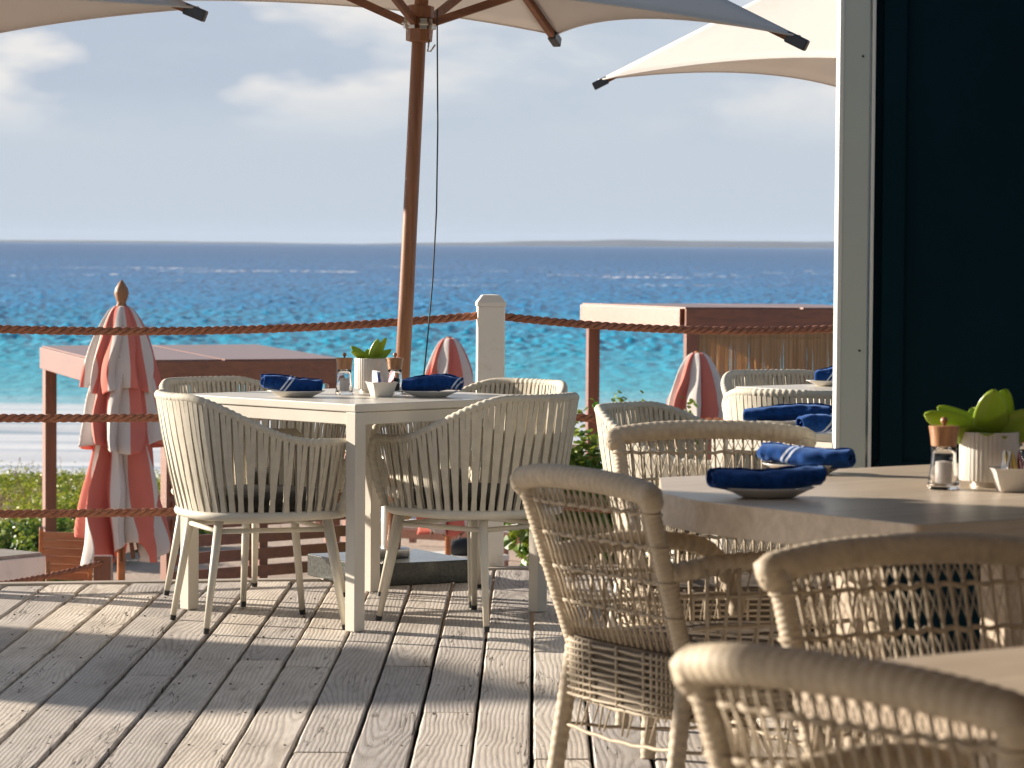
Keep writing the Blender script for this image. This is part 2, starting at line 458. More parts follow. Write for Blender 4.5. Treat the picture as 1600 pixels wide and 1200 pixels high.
PROF = [(-60,-1.75),(10,-1.75),(30,-1.78),(45,-2.25),(58,-3.4),(75,-5.6),(88,-6.35),(110,-6.9),(150,-7.6),(260,-9.5)]
def terr(y):
    for (a,z0),(b,z1) in zip(PROF, PROF[1:]):
        if a <= y <= b:
            t = (y-a)/(b-a); return z0 + (z1-z0)*t
    return PROF[-1][1]
def terrain():
    mb = MB()
    ys = [-60,-20,0,8] + [10+i*1.5 for i in range(60)] + [102+i*8 for i in range(20)]
    xs = [-400,-200,-100,-60] + [-40+i*1.6 for i in range(51)] + [60,100,200,400]
    vs = []
    for y in ys:
        for x in xs:
            z = terr(y) + (.12*noise.noise((x*.15,y*.12,3)) + .05*noise.noise((x*.8,y*.8,9)) if y > 18 else 0)
            vs.append((x,y,z))
    n = len(xs)
    fs = [(j*n+i, j*n+i+1, (j+1)*n+i+1, (j+1)*n+i) for j in range(len(ys)-1) for i in range(n-1)]
    mb.add(vs, fs)
    m, nt, b = nmat('sand'); co = objco(nt)
    n1 = noise_n(nt, co, .7, 6, .65); n2 = noise_n(nt, co, 14, 5, .7)
    c = ramp(nt, n1.outputs[0], [(.3, (.36,.27,.21)), (.7, (.50,.40,.33))])
    c = mixc(nt, math_n(nt,'MULTIPLY', n2.outputs[0], .5), c, (.30,.22,.17))
    nt.links.new(c, b.inputs['Base Color']); b.inputs['Roughness'].default_value = .95
    bump(nt, b, n2.outputs[0], .6, .03)
    o = mb.build('sand', m, smooth=True); kind(o, 'structure')
terrain()

SEA_Z = -6.6
def sea():
    H = CAM_H - SEA_Z
    dys = []; d = 440.0
    while d > 2.2:
        dys.append(d); d -= .55 if d > 120 else (.4 if d > 30 else .25)
    rows = [F*H/d for d in dys] + [22000]
    NX = 760
    vs = []
    for D in rows:
        half = .24*D + 25
        amp = .34 * min(1, max(0, (D-150)/110.0)) * (1 if D < 4000 else .5)
        for i in range(NX+1):
            x = -half + 2*half*i/NX
            z = 0
            if amp > 0 and D < 6000:
                z = .35*noise.noise((x*.08+3, D*.06, 1.3)) + .55*noise.noise((x*.45+9, D*.2, 5.1)) + .6*noise.noise((x*1.1, D*.45, 8.2)) + .4*noise.noise((x*2.4, D*1.0, 2.2))
                z = amp*(z + .6*max(0, z)**2)
            elif D <= 150:
                z = .05*noise.noise((x*.04, D*.25, 4))
            if D < 150: # swash rollers near the beach
                k = math.exp(-((D - 133 - 3*noise.noise((x*.03,1,1)))/2.2)**2)*.32 + math.exp(-((D-117-2.5*noise.noise((x*.05,3,1)))/1.3)**2)*.2
                z += k
            vs.append((x, D, SEA_Z + z))
    n = NX+1
    fs = [(j*n+i, j*n+i+1, (j+1)*n+i+1, (j+1)*n+i) for j in range(len(rows)-1) for i in range(NX)]
    mb = MB(); mb.add(vs, fs)
    m, nt, b = nmat('sea_water')
    co = nt.nodes.new('ShaderNodeNewGeometry').outputs['Position']
    sp = nt.nodes.new('ShaderNodeSeparateXYZ'); nt.links.new(co, sp.inputs[0]); y = sp.outputs[1]
    nw = noise_n(nt, mapping(nt, co, (.004,.012,0)), 1, 4, .6)
    ly = math_n(nt, 'LOGARITHM', y, 10)
    ly = math_n(nt, 'ADD', ly, math_n(nt, 'MULTIPLY', math_n(nt, 'SUBTRACT', nw.outputs[0], .5), .30))
    f = nt.nodes.new('ShaderNodeMapRange'); f.inputs[1].default_value = 2.05; f.inputs[2].default_value = 3.4
    nt.links.new(ly, f.inputs[0])
    body = ramp(nt, f.outputs[0], [(0, (.20,.44,.46)), (.10, (.05,.40,.50)), (.25, (.008,.30,.47)), (.42, (.003,.19,.42)), (.62, (.0015,.12,.32)), (1, (.001,.080,.235))])
    # light and dark of the waves painted in as mottling, denser with distance
    n1 = noise_n(nt, mapping(nt, co, (1.1,.14,0)), 1, 6, .70)
    n2 = noise_n(nt, mapping(nt, co, (.08,.03,0)), 1, 5, .65)
    mot = math_n(nt, 'ADD', math_n(nt, 'MULTIPLY', n1.outputs[0], .6), math_n(nt, 'MULTIPLY', n2.outputs[0], .4))
    mm = ramp(nt, mot, [(.40, (.50,.56,.66)), (.50, (1,1,1)), (.62, (1.4,1.32,1.2))])
    nearf = nt.nodes.new('ShaderNodeMapRange'); nearf.inputs[1].default_value = 140; nearf.inputs[2].default_value = 420; nearf.inputs[3].default_value = .15; nearf.inputs[4].default_value = .85
    nt.links.new(y, nearf.inputs[0])
    body = mixc(nt, nearf.outputs[0], body, mm, 'MULTIPLY')
    # foam: reef breakers (y 900-1400), scattered caps, shore wash
    nf = noise_n(nt, mapping(nt, co, (.012,.022,0), (3,7,0)), 1, 6, .7)
    def window(a, b2, c, d):
        r = ramp(nt, math_n(nt, 'DIVIDE', y, 3000), [(a/3000,(0,0,0)), (b2/3000,(1,1,1)), (c/3000,(1,1,1)), (d/3000,(0,0,0))]); return r
    reef = math_n(nt, 'MULTIPLY', window(560, 700, 950, 1250), ramp(nt, nf.outputs[0], [(.565,(0,0,0)), (.63,(1,1,1))]))
    capn = noise_n(nt, mapping(nt, co, (.05,.12,0), (1,2,0)), 1, 5, .7)
    caps = math_n(nt, 'MULTIPLY', window(160, 300, 2500, 2990), ramp(nt, capn.outputs[0], [(.655,(0,0,0)), (.71,(.8,.8,.8))]))
    sn = noise_n(nt, mapping(nt, co, (.012,.22,0), (4,0,0)), 1, 6, .62)
    yy = math_n(nt, 'ADD', y, math_n(nt, 'MULTIPLY', math_n(nt, 'SUBTRACT', sn.outputs[0], .5), 42))
    shore = ramp(nt, math_n(nt, 'DIVIDE', yy, 200), [(.40,(.6,.6,.6)), (.52,(.95,.95,.95)), (.74,(.92,.92,.92)), (.785,(.4,.4,.4)), (.86,(.08,.08,.08)), (.90,(0,0,0))])
    foam = math_n(nt, 'MAXIMUM', math_n(nt, 'MAXIMUM', reef, caps), shore)
    fl_ = noise_n(nt, mapping(nt, co, (.02,.55,0), (7,3,0)), 1, 5, .65)
    fcol = ramp(nt, fl_.outputs[0], [(.36,(.30,.38,.46)), (.46,(.60,.61,.66)), (.60,(.70,.70,.73))])
    col = mixc(nt, foam, body, fcol)
    nt.links.new(col, b.inputs['Base Color'])
    b.inputs['IOR'].default_value = 1.33; b.inputs['Specular IOR Level'].default_value = .05
    rg = nt.nodes.new('ShaderNodeMapRange'); rg.inputs[3].default_value = .28; rg.inputs[4].default_value = .9
    nt.links.new(foam, rg.inputs[0]); nt.links.new(rg.outputs[0], b.inputs['Roughness'])
    h = noise_n(nt, mapping(nt, co, (1.6,1.0,0)), 1, 4, .6)
    hs_ = math_n(nt, 'MULTIPLY', math_n(nt, 'ADD', h.outputs[0], mot), math_n(nt, 'SUBTRACT', 1.05, foam))
    bump(nt, b, hs_, .45, .22)
    o = mb.build('sea', m, smooth=True); kind(o, 'structure')
    # far sea to the horizon at the sides
    mb = MB(); mb.add([(-22000,-200,SEA_Z-1.2),(22000,-200,SEA_Z-1.2),(22000,22000,SEA_Z-1.2),(-22000,22000,SEA_Z-1.2)], [(0,1,2,3)])
    o = mb.build('sea', m); kind(o, 'structure')
sea()

def hills():
    # low far island across the water, right half of the horizon
    for (x0, x1, D, hmax, seed, dep) in ((-1200, 8200, 18500, 84, 2.0, 1800), (-4200, -500, 19500, 30, 9.0, 1200)):
        mb = MB()
        def fn(u, v):
            x = x0 + (x1-x0)*u; env = min(1, u*5, (1-u)*5)
            h = (.55 + .45*noise.noise((x*.00045, seed, 0)) + .18*noise.noise((x*.002, seed, 2)))*env
            prof = math.sin(math.pi*min(1, v*1.0))
            return (x, D + dep*v, SEA_Z - 3 + hmax*h*prof**.7)
        mb.grid(fn, 120, 10)
        m = simple('island_scrub', (.055,.065,.085), .95, .4, .004, .2, .01)
        o = mb.build('hills', m, smooth=True); kind(o, 'structure')
hills()

# ------------------------------------------------------------------ parasols
def canopy_mb(C4, crown, inset=.10, sag=.05):
    mb = MB(); seams = MB()
    cx = sum(c.x for c in C4)/4; cy = sum(c.y for c in C4)/4
    for i in range(4):
        A, B = C4[i], C4[(i+1) % 4]
        mid = (A+B)/2; inw = (crown - mid); inw = inw * (inset)
        def fn(u, v, A=A, B=B, inw=inw):
            e = A.lerp(B, u) + inw * (4*u*(1-u))
            p = crown.lerp(e, v)
            p.z -= sag * 4*v*(1-v) * (4*u*(1-u))*.5
            return p
        mb.grid(fn, 20, 14)
        seams.tube([fn(k/20, 1.0) for k in range(21)], .005, 5)
    return mb, seams

def parasol(name, label, C4, crown, foot, hub, group, pole_r=.029, base=True, inset=.10, cap=None, poleonly_hidden=False):
    o = empty(name, foot, 0, label, 'parasol', group)
    f = Vector(foot)
    mb, sm = canopy_mb([c - f for c in C4], crown - f, inset)
    can = mb.build('canopy', M['canopy'], o, smooth=True, solid=.002)
    sm.build('hem', M['canopy'], can, smooth=True)
    if cap:
        mb2, _ = canopy_mb([(crown - f).lerp(c - f, .34) + Vector((0,0,.055)) for c in C4], crown - f + Vector((0,0,.10)), .08, .02)
        mb2.build('vent', M['canopy'], can, smooth=True, solid=.002)
    cr = crown - f; hb = hub - f
    for c in C4:
        tip = c - f
        a = cr.lerp(tip, .06) - Vector((0,0,.035)); b_ = tip - Vector((0,0,.022)) 
        m1 = MB(); m1.bar(a, b_, .026, .030, mi=0); rb = m1.build('rib', M['teak_arm'], o, bevel=.003)
        d = (b_-a).normalized(); m2 = MB(); m2.bar(b_ - d*.055, b_ + d*.03, .036, .042); m2.build('tip_cap', M['tip_cap'], rb, bevel=.006)
        mid = cr.lerp(tip, .52) - Vector((0,0,.05))
        hs = hb + (Vector((mid.x-hb.x, mid.y-hb.y, 0)).normalized())*.055
        m3 = MB(); m3.bar(hs, mid, .022, .030); m3.build('strut', M['teak_arm'], o, bevel=.003)
    axis = (hb - Vector((0,0,.4)).lerp(hb, 0)); 
    top = cr - Vector((0,0,.02))
    m = MB(); m.tube([Vector((0,0,.09)), hb*.5, hb, top], [pole_r, pole_r, pole_r*.93, pole_r*.8], 14); m.build('pole', M['teak_pole'], o, smooth=True)
    m = MB(); ax = hb.normalized()
    T = Matrix.Translation(hb) @ ax.to_track_quat('Z','Y').to_matrix().to_4x4()
    m.lathe([(.03,-.075),(.05,-.07),(.052,-.02),(.044,-.015),(.044,.015),(.052,.02),(.052,.06),(.036,.065)], 8, M=T)
    h = m.build('hub', M['teak_pole'], o, bevel=.003)
    m = MB()
    for k in range(8):
        a = k*math.pi/4 + .2
        p = T @ Vector((.06*math.cos(a), .06*math.sin(a), -.005)); q = T @ Vector((.045*math.cos(a), .045*math.sin(a), -.005))
        m.bar(q, p, .026, .040)
        m.tube([p + Vector((0,0,0)) - (T.to_3x3() @ Vector((-math.sin(a), math.cos(a), 0)))*.017, p + (T.to_3x3() @ Vector((-math.sin(a), math.cos(a), 0)))*.017], .007, 8)
    m.build('bracket', M['steel'], h, bevel=.002)
    # crown block and pin on top
    m = MB(); m.lathe([(.03,-.05),(.05,-.045),(.05,.0),(.03,.03),(.012,.07),(.0,.075)], 10, c=top); m.build('finial', M['teak_pole'], o, smooth=True)
    return o

GP = 'open square market parasols'
# main one : corners measured from the picture, tilted slightly to the right
D = 12.0
foot = Vector((-.448, 12.10, 0)); 
T2 = atd(868, 54, 13.45); T3 = atd(1250, 57, 11.60); T1 = atd(96, 5, 12.60); T4 = atd(389, -24, 10.72)
crown = Vector(((T1.x+T3.x)/2, (T2.y+T4.y)/2, 2.74)); crown.x = -.31
hub = atd(656, 35, 12.02)
par = parasol('parasol', 'cream square parasol on a leaning teak pole behind the white table laid for two', [T1,T2,T3,T4], crown, foot, hub, GP)
# furling cord with its coil by the pole
m = MB()
q = [atd(683, 14, 11.95), atd(684, 200, 11.95), atd(682, 330, 11.95), atd(676, 440, 11.98), atd(668, 530, 12.0), atd(661, 600, 12.02), atd(655, 700, 12.04), atd(650, 790, 12.06)]
pts = []
for i in range(len(q)-1):
    for k in range(5): pts.append(q[i].lerp(q[i+1], k/5))
pts.append(q[-1])
m.tube([p - foot for p in pts], .0032, 6)
m.build('pull_cord', M['cord'], par, smooth=True)
m = MB()
for k in range(5):
    a0 = Vector((.035+.006*k, -.035, .40)); w = .018+.004*k
    m.tube([a0 + Vector((w*math.cos(t*math.pi/8)*.8, .01*math.sin(t), -.075+.09*math.sin(t*math.pi/8)*1.0)) for t in range(16)], .0035, 5, closed=True)
m.build('cord_coil', M['tan_cord'], par, smooth=True)
m = MB(); m.tube([atd(671, 62, 11.97)-foot, atd(668, 80, 11.95)-foot, atd(673, 80, 11.94)-foot, atd(680, 70, 11.93)-foot], .0035, 6); m.build('hook', M['steel'], par, smooth=True)

# base : granite slab with flange and tube
GC = Vector((-.46, 12.12, 0))
base = empty('umbrella_stand', GC, R(29), 'dark granite slab with steel tube holding the teak pole', 'umbrella stand')
m = MB(); m.box((0,0,.045), (.47,.47,.084)); m.build('slab', M['granite'], base, bevel=.004)
m = MB(); m.lathe([(.075,.088),(.078,.092),(.078,.118),(.07,.122),(.035,.123)], 28); m.build('flange', M['steel'], base, smooth=True, ang=40)
m = MB(); m.lathe([(.034,.12),(.034,.47),(.031,.475)], 24); tb = m.build('tube', M['steel'], base, smooth=True, ang=40)
m = MB(); m.tube([(.03,-.02,.36),(.075,-.055,.36)], .008, 8); m.tube([(.072,-.052,.36),(.088,-.064,.36)], .02, 12); m.build('knob', M['steel'], tb, smooth=True, ang=40)

# left parasol : only its right corner shows
L1 = atd(310, 12, 11.6); cen = Vector((-2.62, 11.95, 0)); hz = L1.z
def sq(c, r, a, z, dz=(0,0,0,0)):
    return [Vector((c.x + r*math.cos(a+k*math.pi/2), c.y + r*math.sin(a+k*math.pi/2), z + dz[k])) for k in range(4)]
vec = Vector((L1.x - cen.x, L1.y - cen.y)); a0 = math.atan2(vec.y, vec.x)
parasol('parasol', 'cream parasol at upper left, only its underside and one dark rib tip showing', sq(cen, vec.length, a0, hz), Vector((cen.x, cen.y, hz+.62)), (cen.x, cen.y, 0), Vector((cen.x, cen.y, hz+.02)), GP, inset=.02)
m = MB(); m.box((0,0,.045),(.47,.47,.084)); bb = m.build('umbrella_stand', M['granite'], None, bevel=.004); bb.location = (cen.x-.0, cen.y, 0); tag(bb, 'dark granite slab under the leftmost open parasol pole', 'umbrella stand')
# right parasol : behind the painted column
LT = atd(935, 125, 17.0); cen = Vector((2.0, 16.98, 0)); vec = Vector((LT.x-cen.x, LT.y-cen.y)); a0 = math.atan2(vec.y, vec.x)
parasol('parasol', 'cream parasol with white vented crown, partly hidden by the grey column', sq(cen, vec.length, a0, LT.z, (0,.0,0,.0)), Vector((cen.x, cen.y, LT.z+.80)), (cen.x, cen.y, -1.7), Vector((cen.x, cen.y, LT.z+.04)), GP, cap=True)
# unseen parasols added left of the frame to shade boards, chairs and table
SUN_EL = 15.5
SDIR = Vector((-.92, .39, 0)).normalized()      # towards the sun
def shade_parasol(gx, gy, r, label, z=2.15, ang=None):
    k = (z+.25)/math.tan(R(SUN_EL))
    c = Vector((gx, gy, 0)) + SDIR*k
    a = math.atan2(SDIR.y, SDIR.x) + math.pi/4 if ang is None else ang
    parasol('parasol', label, sq(c, r, a, z), Vector((c.x, c.y, z+.5)), (c.x, c.y, 0), Vector((c.x, c.y, z+.02)), GP)
shade_parasol(-.6, 9.27, 1.12, 'unseen cream parasol added left of the boards to cast the broad shadow')
shade_parasol(-2.2, 9.95, 1.12, 'unseen cream parasol added farther left to lengthen the broad shadow')
shade_parasol(2.5, 5.13, 1.06, 'unseen cream parasol added to shade the wicker chair at the thick table')
shade_parasol(3.9, 4.54, 1.06, 'unseen cream parasol added to shade the front edge of the thick table')
shade_parasol(2.9, 1.84, 1.13, 'unseen cream parasol added nearest the camera to shade the lower right chair')

# ------------------------------------------------------------------ railing
def rail_post(p, label):
    o = empty('railing_post', p, R(4), label, 'railing post', 'white rope railing posts')
    m = MB(); m.box((0,0,.50),(.108,.108,1.06)); b_ = m.build('shaft', M['white_paint'], o, bevel=.004)
    m = MB(); m.lathe([(.0822,1.03),(.0822,1.045),(.050,1.075),(.0,1.078)], 4, M=Matrix.Rotation(math.pi/4,4,'Z')); m.build('cap', M['white_paint'], o, bevel=.003)
    return o
PM = at(764, 884, 0); PM.z = 0
PL = Vector((-2.62, YEDGE(-2.62)-.03, 0)); PR = Vector((1.50, 13.65, 0))
PR.y = max(YEDGE(1.5)-.03, 13.0)
rail_post(PM, 'white square railing post with a low pointed cap, between the table and the sea')
rail_post(PL, 'white railing post at the far left end of the three ropes')
rail_post(PR, 'white railing post at right, wholly covered by the grey column')
def rope(p0, p1, sag, label, r=.0155, pitch=.105, group='twisted ropes of the railing'):
    p0, p1 = Vector(p0), Vector(p1); L = (p1-p0).length; n = int(L/pitch*12)
    d = (p1-p0).normalized(); side = d.cross(Vector((0,0,1))).normalized(); up = side.cross(d)
    m = MB()
    ph0 = rnd.random()*6
    for s in range(3):
        pts = []
        for i in range(n+1):
            t = i/n; c = p0.lerp(p1, t); c.z -= sag*4*t*(1-t)
            a = ph0 + s*2*math.pi/3 + 2*math.pi*L*t/pitch
            pts.append(c + (side*math.cos(a) + up*math.sin(a))*r*.58)
        m.tube(pts, r*.53, 7)
    # loose fibres
    for _ in range(int(L*26)):
        t = rnd.random(); c = p0.lerp(p1, t); c.z -= sag*4*t*(1-t); a = rnd.random()*6.28
        o_ = side*math.cos(a) + up*math.sin(a); e = d*rnd.uniform(-.02,.02)
        m.tube([c + o_*r*.9, c + o_*r*1.35 + e*.5, c + o_*r*1.6 + e], .0005, 3, caps=False)
    o = m.build('rope', M['rope'], None, smooth=True); tag(o, label, 'rope', group); return o
fy = -.0  # ropes pass through the posts
zl = [.975, .615, .255]
sags = [.055, .02, .02]
names = ['top', 'middle', 'lowest']
for i in range(3):
    rope((PL.x, PL.y, zl[i]+.01), (PM.x-.05, PM.y, zl[i]+[.018,.005,.0][i]), sags[i], f'{names[i]} brown twisted rope of the railing left of the white post')
for i in range(3):
    rope((PM.x+.05, PM.y, zl[i]+[.015,-.0,.0][i]), (PR.x, PR.y, zl[i]-.02), .035, f'{names[i]} brown twisted rope of the railing right of the white post')

# ------------------------------------------------------------------ closed striped parasols
def closed_parasol(label, x, y, ztop, zbot_cloth, zground, scale, seed, finial=True, rmax=.235):
    o = empty('closed_parasol', (x,y,zground), seed*.7, label, 'closed parasol', 'coral and white striped parasols, furled')
    r = random.Random(seed); H = ztop - zbot_cloth; off = ztop - zground
    NF = 8
    def layer(z0, z1, r0, r1, amp0, amp1, hemamp, sd, nm, fold=9, dome=False, narrow=0, loose=0):
        m = MB(); nu, nv = 240, 34
        ph = [r.uniform(-.35,.35) for _ in range(fold)]
        am = [r.uniform(.55,1.3) for _ in range(fold)]
        sw = r.uniform(-.4,.4)
        def fn(u, v):
            a = u*2*math.pi
            z = z0 + (z1-z0)*v
            hem = hemamp*(.6*math.sin(3*a+sd) + .5*noise.noise((math.cos(a)*1.8, math.sin(a)*1.8, sd)))
            z += hem*v**3
            t = v
            rad = r0 + (r1-r0)*(math.sin(min(1,t*1.0)*math.pi/2)**.62 if dome else t)
            if narrow: rad -= narrow*max(0, t-.55)**1.2
            af = a*fold/(2*math.pi) + sw*t + .35*noise.noise((math.cos(a), math.sin(a), t*2+sd))
            k = int(math.floor(af)) % fold; fr = af - math.floor(af)
            a += loose*t*(1.1*noise.noise((math.cos(a)*.9+sd, math.sin(a)*.9, t*1.6)) + .25)
            rad *= 1 + loose*.55*noise.noise((math.cos(a)*1.3, math.sin(a)*1.3+sd, t*2.2))
            # skewed pleat : slow rise, sharp return
            s = (fr/.78) if fr < .78 else (1-fr)/.22
            pl = (s - .5)*am[k]
            amp = amp0 + (amp1-amp0)*t
            q = rad*(1 + amp*pl) + .02*noise.noise((math.cos(a)*2.5, math.sin(a)*2.5, z*4+sd))*t
            return (q*math.cos(a), q*math.sin(a), z)
        def mf(u, v): return int(u*10 + .001) % 2
        m.grid(fn, nu, nv, mfn=mf, closed_u=True)
        return m.build(nm, [M['white_cloth'], M['coral']], o, smooth=True, solid=.0015)
    s = scale
    layer(off-.0*s, off-.50*s, .040*s, rmax*.80*s, .18, .55, .035*s, seed, 'top_valance', dome=True)
    layer(off-.30*s, off-.83*s, .13*s, rmax*.98*s, .35, .62, .05*s, seed+3.3, 'middle_valance', loose=.25)
    layer(off-.66*s, off-H, .12*s, rmax*.93*s, .4, .85, .10*s, seed+7.1, 'canopy', fold=7, narrow=.05, loose=.5)
    m = MB(); m.tube([(0,0,0),(0,0,off+.01)], .024, 12); m.build('pole', M['orange_wood'], o, smooth=True)
    if finial:
        m = MB(); m.lathe([(.03,-.02),(.034,.0),(.026,.02),(.032,.035),(.044,.075),(.038,.105),(.018,.135),(.004,.155)], 20, c=(0,0,off)); m.build('finial', M['finial'], o, smooth=True)
    # ribs peeping out under the cloth
    for k in range(5):
        a = k*1.25+.4; mb = MB(); mb.bar((.06*math.cos(a), .06*math.sin(a), off-H+.25), (.13*math.cos(a), .13*math.sin(a), off-H-.05), .016,.022); mb.build('rib', M['teak_arm'], o)
    return o
p = atd(190, 478, 19.0)
closed_parasol('large furled coral and white striped parasol with wooden finial at left', p.x, 19.0, p.z, atd(190, 862, 19.0).z, -1.75, 1.0, 1)
p = atd(702, 528, 26.0)
closed_parasol('small furled striped parasol between the leaning pole and the white post', p.x, 26.0, p.z, p.z-1.55, -1.78, 1.0, 4, finial=False, rmax=.25)
p = atd(1090, 551, 24.0)
closed_parasol('furled striped parasol in front of the reed blind', p.x, 24.0, p.z, p.z-1.55, -1.77, 1.0, 6, finial=False, rmax=.25)

# ------------------------------------------------------------------ cabanas
def cabana(label, A, B, C, ztop, zg, fascia, blind=False):
    """A back-left, B front-left, C front-right roof corners (x,y)"""
    A, B, C = Vector((*A,0)), Vector((*B,0)), Vector((*C,0)); Dv = C + (A - B)
    o = empty('cabana', ((A+C)/2).to_tuple()[:2] + (zg,), 0, label, 'cabana', 'red-brown wooden cabanas on the beach')
    O = Vector(o.location)
    def L(p, z): return Vector((p.x-O.x, p.y-O.y, z-zg))
    m = MB(); t = .035
    # roof boards, two panels with a seam
    cs = [A,B,C,Dv]; 
    for (u0,u1) in ((0,.493),(.507,1)):
        q = [A.lerp(Dv,u0), B.lerp(C,u0), B.lerp(C,u1), A.lerp(Dv,u1)]
        vs = [L(x, ztop-.012) for x in q] + [L(x, ztop) for x in q]
        m.add(vs, [(0,1,2,3)[::-1],(4,5,6,7),(0,1,5,4),(1,2,6,5),(2,3,7,6),(3,0,4,7)])
    m.build('roof_panel', M['redwood'], o)
    for nm, P, Q in (('fascia',A,B),('fascia',B,C),('fascia',C,Dv),('fascia',Dv,A)):
        m = MB(); d = (Q-P).normalized(); 
        n_ = Vector((d.y,-d.x,0)); 
        a = P + d*.0 ; b_ = Q - d*.05
        m.bar(L(a, ztop-fascia/2-.014), L(b_, ztop-fascia/2-.014), .045, fascia)
        m.build(nm, M['redwood'], o, bevel=.004)
    for P in (A,B,C,Dv):
        ctr = (A+C)/2; q = P + (ctr-P).normalized()*.10
        m = MB(); m.box((q.x-O.x, q.y-O.y, (ztop-fascia-zg)/2), (.10,.10,ztop-fascia-zg), rz=math.atan2((C-B).y,(C-B).x)); m.build('post', M['redwood_z'], o, bevel=.004)
    m = MB(); m.bar(L(B.lerp(C,.5)+ (A-B)*.02, ztop-.09), L(A.lerp(Dv,.5)-(A-B)*.02, ztop-.09), .05,.10); m.build('cross_beam', M['redwood'], o)
    if blind:
        m = MB(); r = random.Random(5)
        n = 540; P0 = B + (C-B)*.035 + (A-B)*.03; P1 = C + (A-B)*.03
        for i in range(n):
            t = (i + r.uniform(-.3,.3))/n; x = P0.lerp(P1, t); zt = ztop-fascia-.0; zb = zt - 1.35 - r.random()*.05
            rad = r.uniform(.003,.0052); off = r.uniform(-.008,.008)
            m.tube([L(x, zt), L(x + Vector((r.uniform(-.012,.012), off, 0)), (zt+zb)/2 + r.uniform(-.2,.2)), L(x + Vector((r.uniform(-.02,.02), off, 0)), zb)], rad, 5, mi=0)
        for k in range(5):
            z = ztop-fascia-.10-.28*k; m.tube([L(P0+Vector((0,-.008,0)), z), L(P1+Vector((0,-.008,0)), z)], .0025, 4)
        m.build('reed_blind', M['reed'], o)
    return o
def xy(px, py, z, D=None):
    p = at(px, py, z); return (p.x, p.y)
zA = atd(158, 563, 24.0).z
A_ = xy(66,540,zA); B_ = xy(158,563,zA); C_ = xy(534,560,zA)
cabana('red-brown flat-roofed cabana behind the furled parasol at left', A_, B_, C_, zA, -1.76, .18)
zB = atd(1070, 479, 26.0).z
A_ = xy(910,473.5,zB); B_ = xy(1071,480,zB); C_ = (B_[0]+1.9, B_[1]+.35)
cab2 = cabana('red-brown cabana at right with a hanging reed blind', A_, B_, C_, zB, -1.77, .15, blind=True)

# louvred screen behind the tub chairs
def screen():
    a = atd(262, 905, 20.5); b_ = atd(545, 905, 21.5)
    zt = atd(300, 690, 20.5).z
    o = empty('slatted_screen', (a.x, a.y, -1.76), 0, 'red-brown slatted screen behind the left tub chairs', 'slatted screen')
    d = Vector((b_.x-a.x, b_.y-a.y, 0)); L = d.length; dn = d.normalized(); rz = math.atan2(d.y,d.x)
    H = zt + 1.76
    for t in (0,.5,1):
        m = MB(); p = d*t; m.box((p.x,p.y,H/2),(.07,.07,H), rz=rz); m.build('post', M['redwood_z'], o, bevel=.003)
    m = MB()
    z = .10
    while z < H-.03:
        p = d*.5 + Vector((dn.y,-dn.x,0))*.045
        m.box((p.x,p.y,z),(L,.02,.075), rz=rz); z += .112
    m.build('slat_panel', M['redwood'], o)
    # pale squares behind the slats, imitating the bright sand sparkle in the gaps
    m = MB(); r = random.Random(2)
    n = int(L/.052)
    for k in range(n):
        for j in range(int(H/.056)):
            p = d*((k+.5*(j%2)+.25)/n) - Vector((dn.y,-dn.x,0))*.06; zz = .06 + j*.056
            if zz > .86: continue
            s = .021
            m.box((p.x,p.y,zz),(s,.008,s), rz=rz)
    m.build('sand_sparkle', M['white_paint'], o)
screen()

# ------------------------------------------------------------------ beach furniture
def slatted_chair():
    P = atd(118, 905, 22.0); o = empty('deck_chair', (P.x-.02, P.y, -1.76), R(-14), 'orange teak slatted deck chair under the left cabana, seen from behind', 'deck chair')
    zb = atd(130, 900, 22).z + 1.76; zt = atd(130, 822, 22).z+1.76
    m = MB(); n = 6
    for k in range(n):
        t = (k+.5)/n; z = zb + (zt-zb)*t; y = -.25 + .12*(1-t)*0 ; x = .0 + .09*t
        m.box((x+.05, y - .20*t, z), (.34, .018, (zt-zb)/n*.90))
    m.build('backrest', M['orange_wood'], o, bevel=.003)
    for s in (-.14, .22):
        m = MB(); m.bar((s+.0,-.235,zb-.05),(s+.09,-.44,zt+.02), .028,.045); m.build('back_rail', M['orange_wood'], o, bevel=.003)
    m = MB(); m.bar((.02,-.50,zb+.15),(.09,-.62,.0),.03,.03); m.build('prop_leg', M['finial'], o)
    m = MB()
    for k in range(7): m.box((.05, -.15+.085*k, .34), (.44,.07,.02))
    m.build('seat', M['orange_wood'], o, bevel=.003)
    for sx in (-.15,.25):
        for sy in (-.2,.4):
            m = MB(); m.box((sx,sy,.17),(.045,.045,.33)); m.build('leg', M['orange_wood'], o, bevel=.003)
slatted_chair()
def platform():
    P = atd(-52, 870, 20.5)
    o = empty('daybed', (P.x-.05, P.y, -1.76), R(-38), 'low weathered timber daybed at the far left with a pale side board', 'daybed')
    z = P.z + 1.76; o.scale = (.62,.62,1)
    m = MB()
    for k in range(5): m.box((-.24+.12*k, .25, z-.012), (.112, 1.3, .024))
    m.build('top', M['daybed_grey'], o, bevel=.003)
    m = MB(); m.box((0,-.41,z-.10),(.64,.03,.15)); m.box((0,.91,z-.10),(.64,.03,.15)); m.box((-.31,.25,z-.10),(.03,1.28,.15)); m.box((.31,.25,z-.10),(.03,1.28,.15)); m.build('side_board', M['white_paint'], o, bevel=.003)
    for sx in (-.26,.26):
        for sy in (-.33,.83):
            m = MB(); m.box((sx,sy,(z-.03)/2),(.07,.07,z-.03)); m.build('leg', M['daybed_grey'], o)
platform()
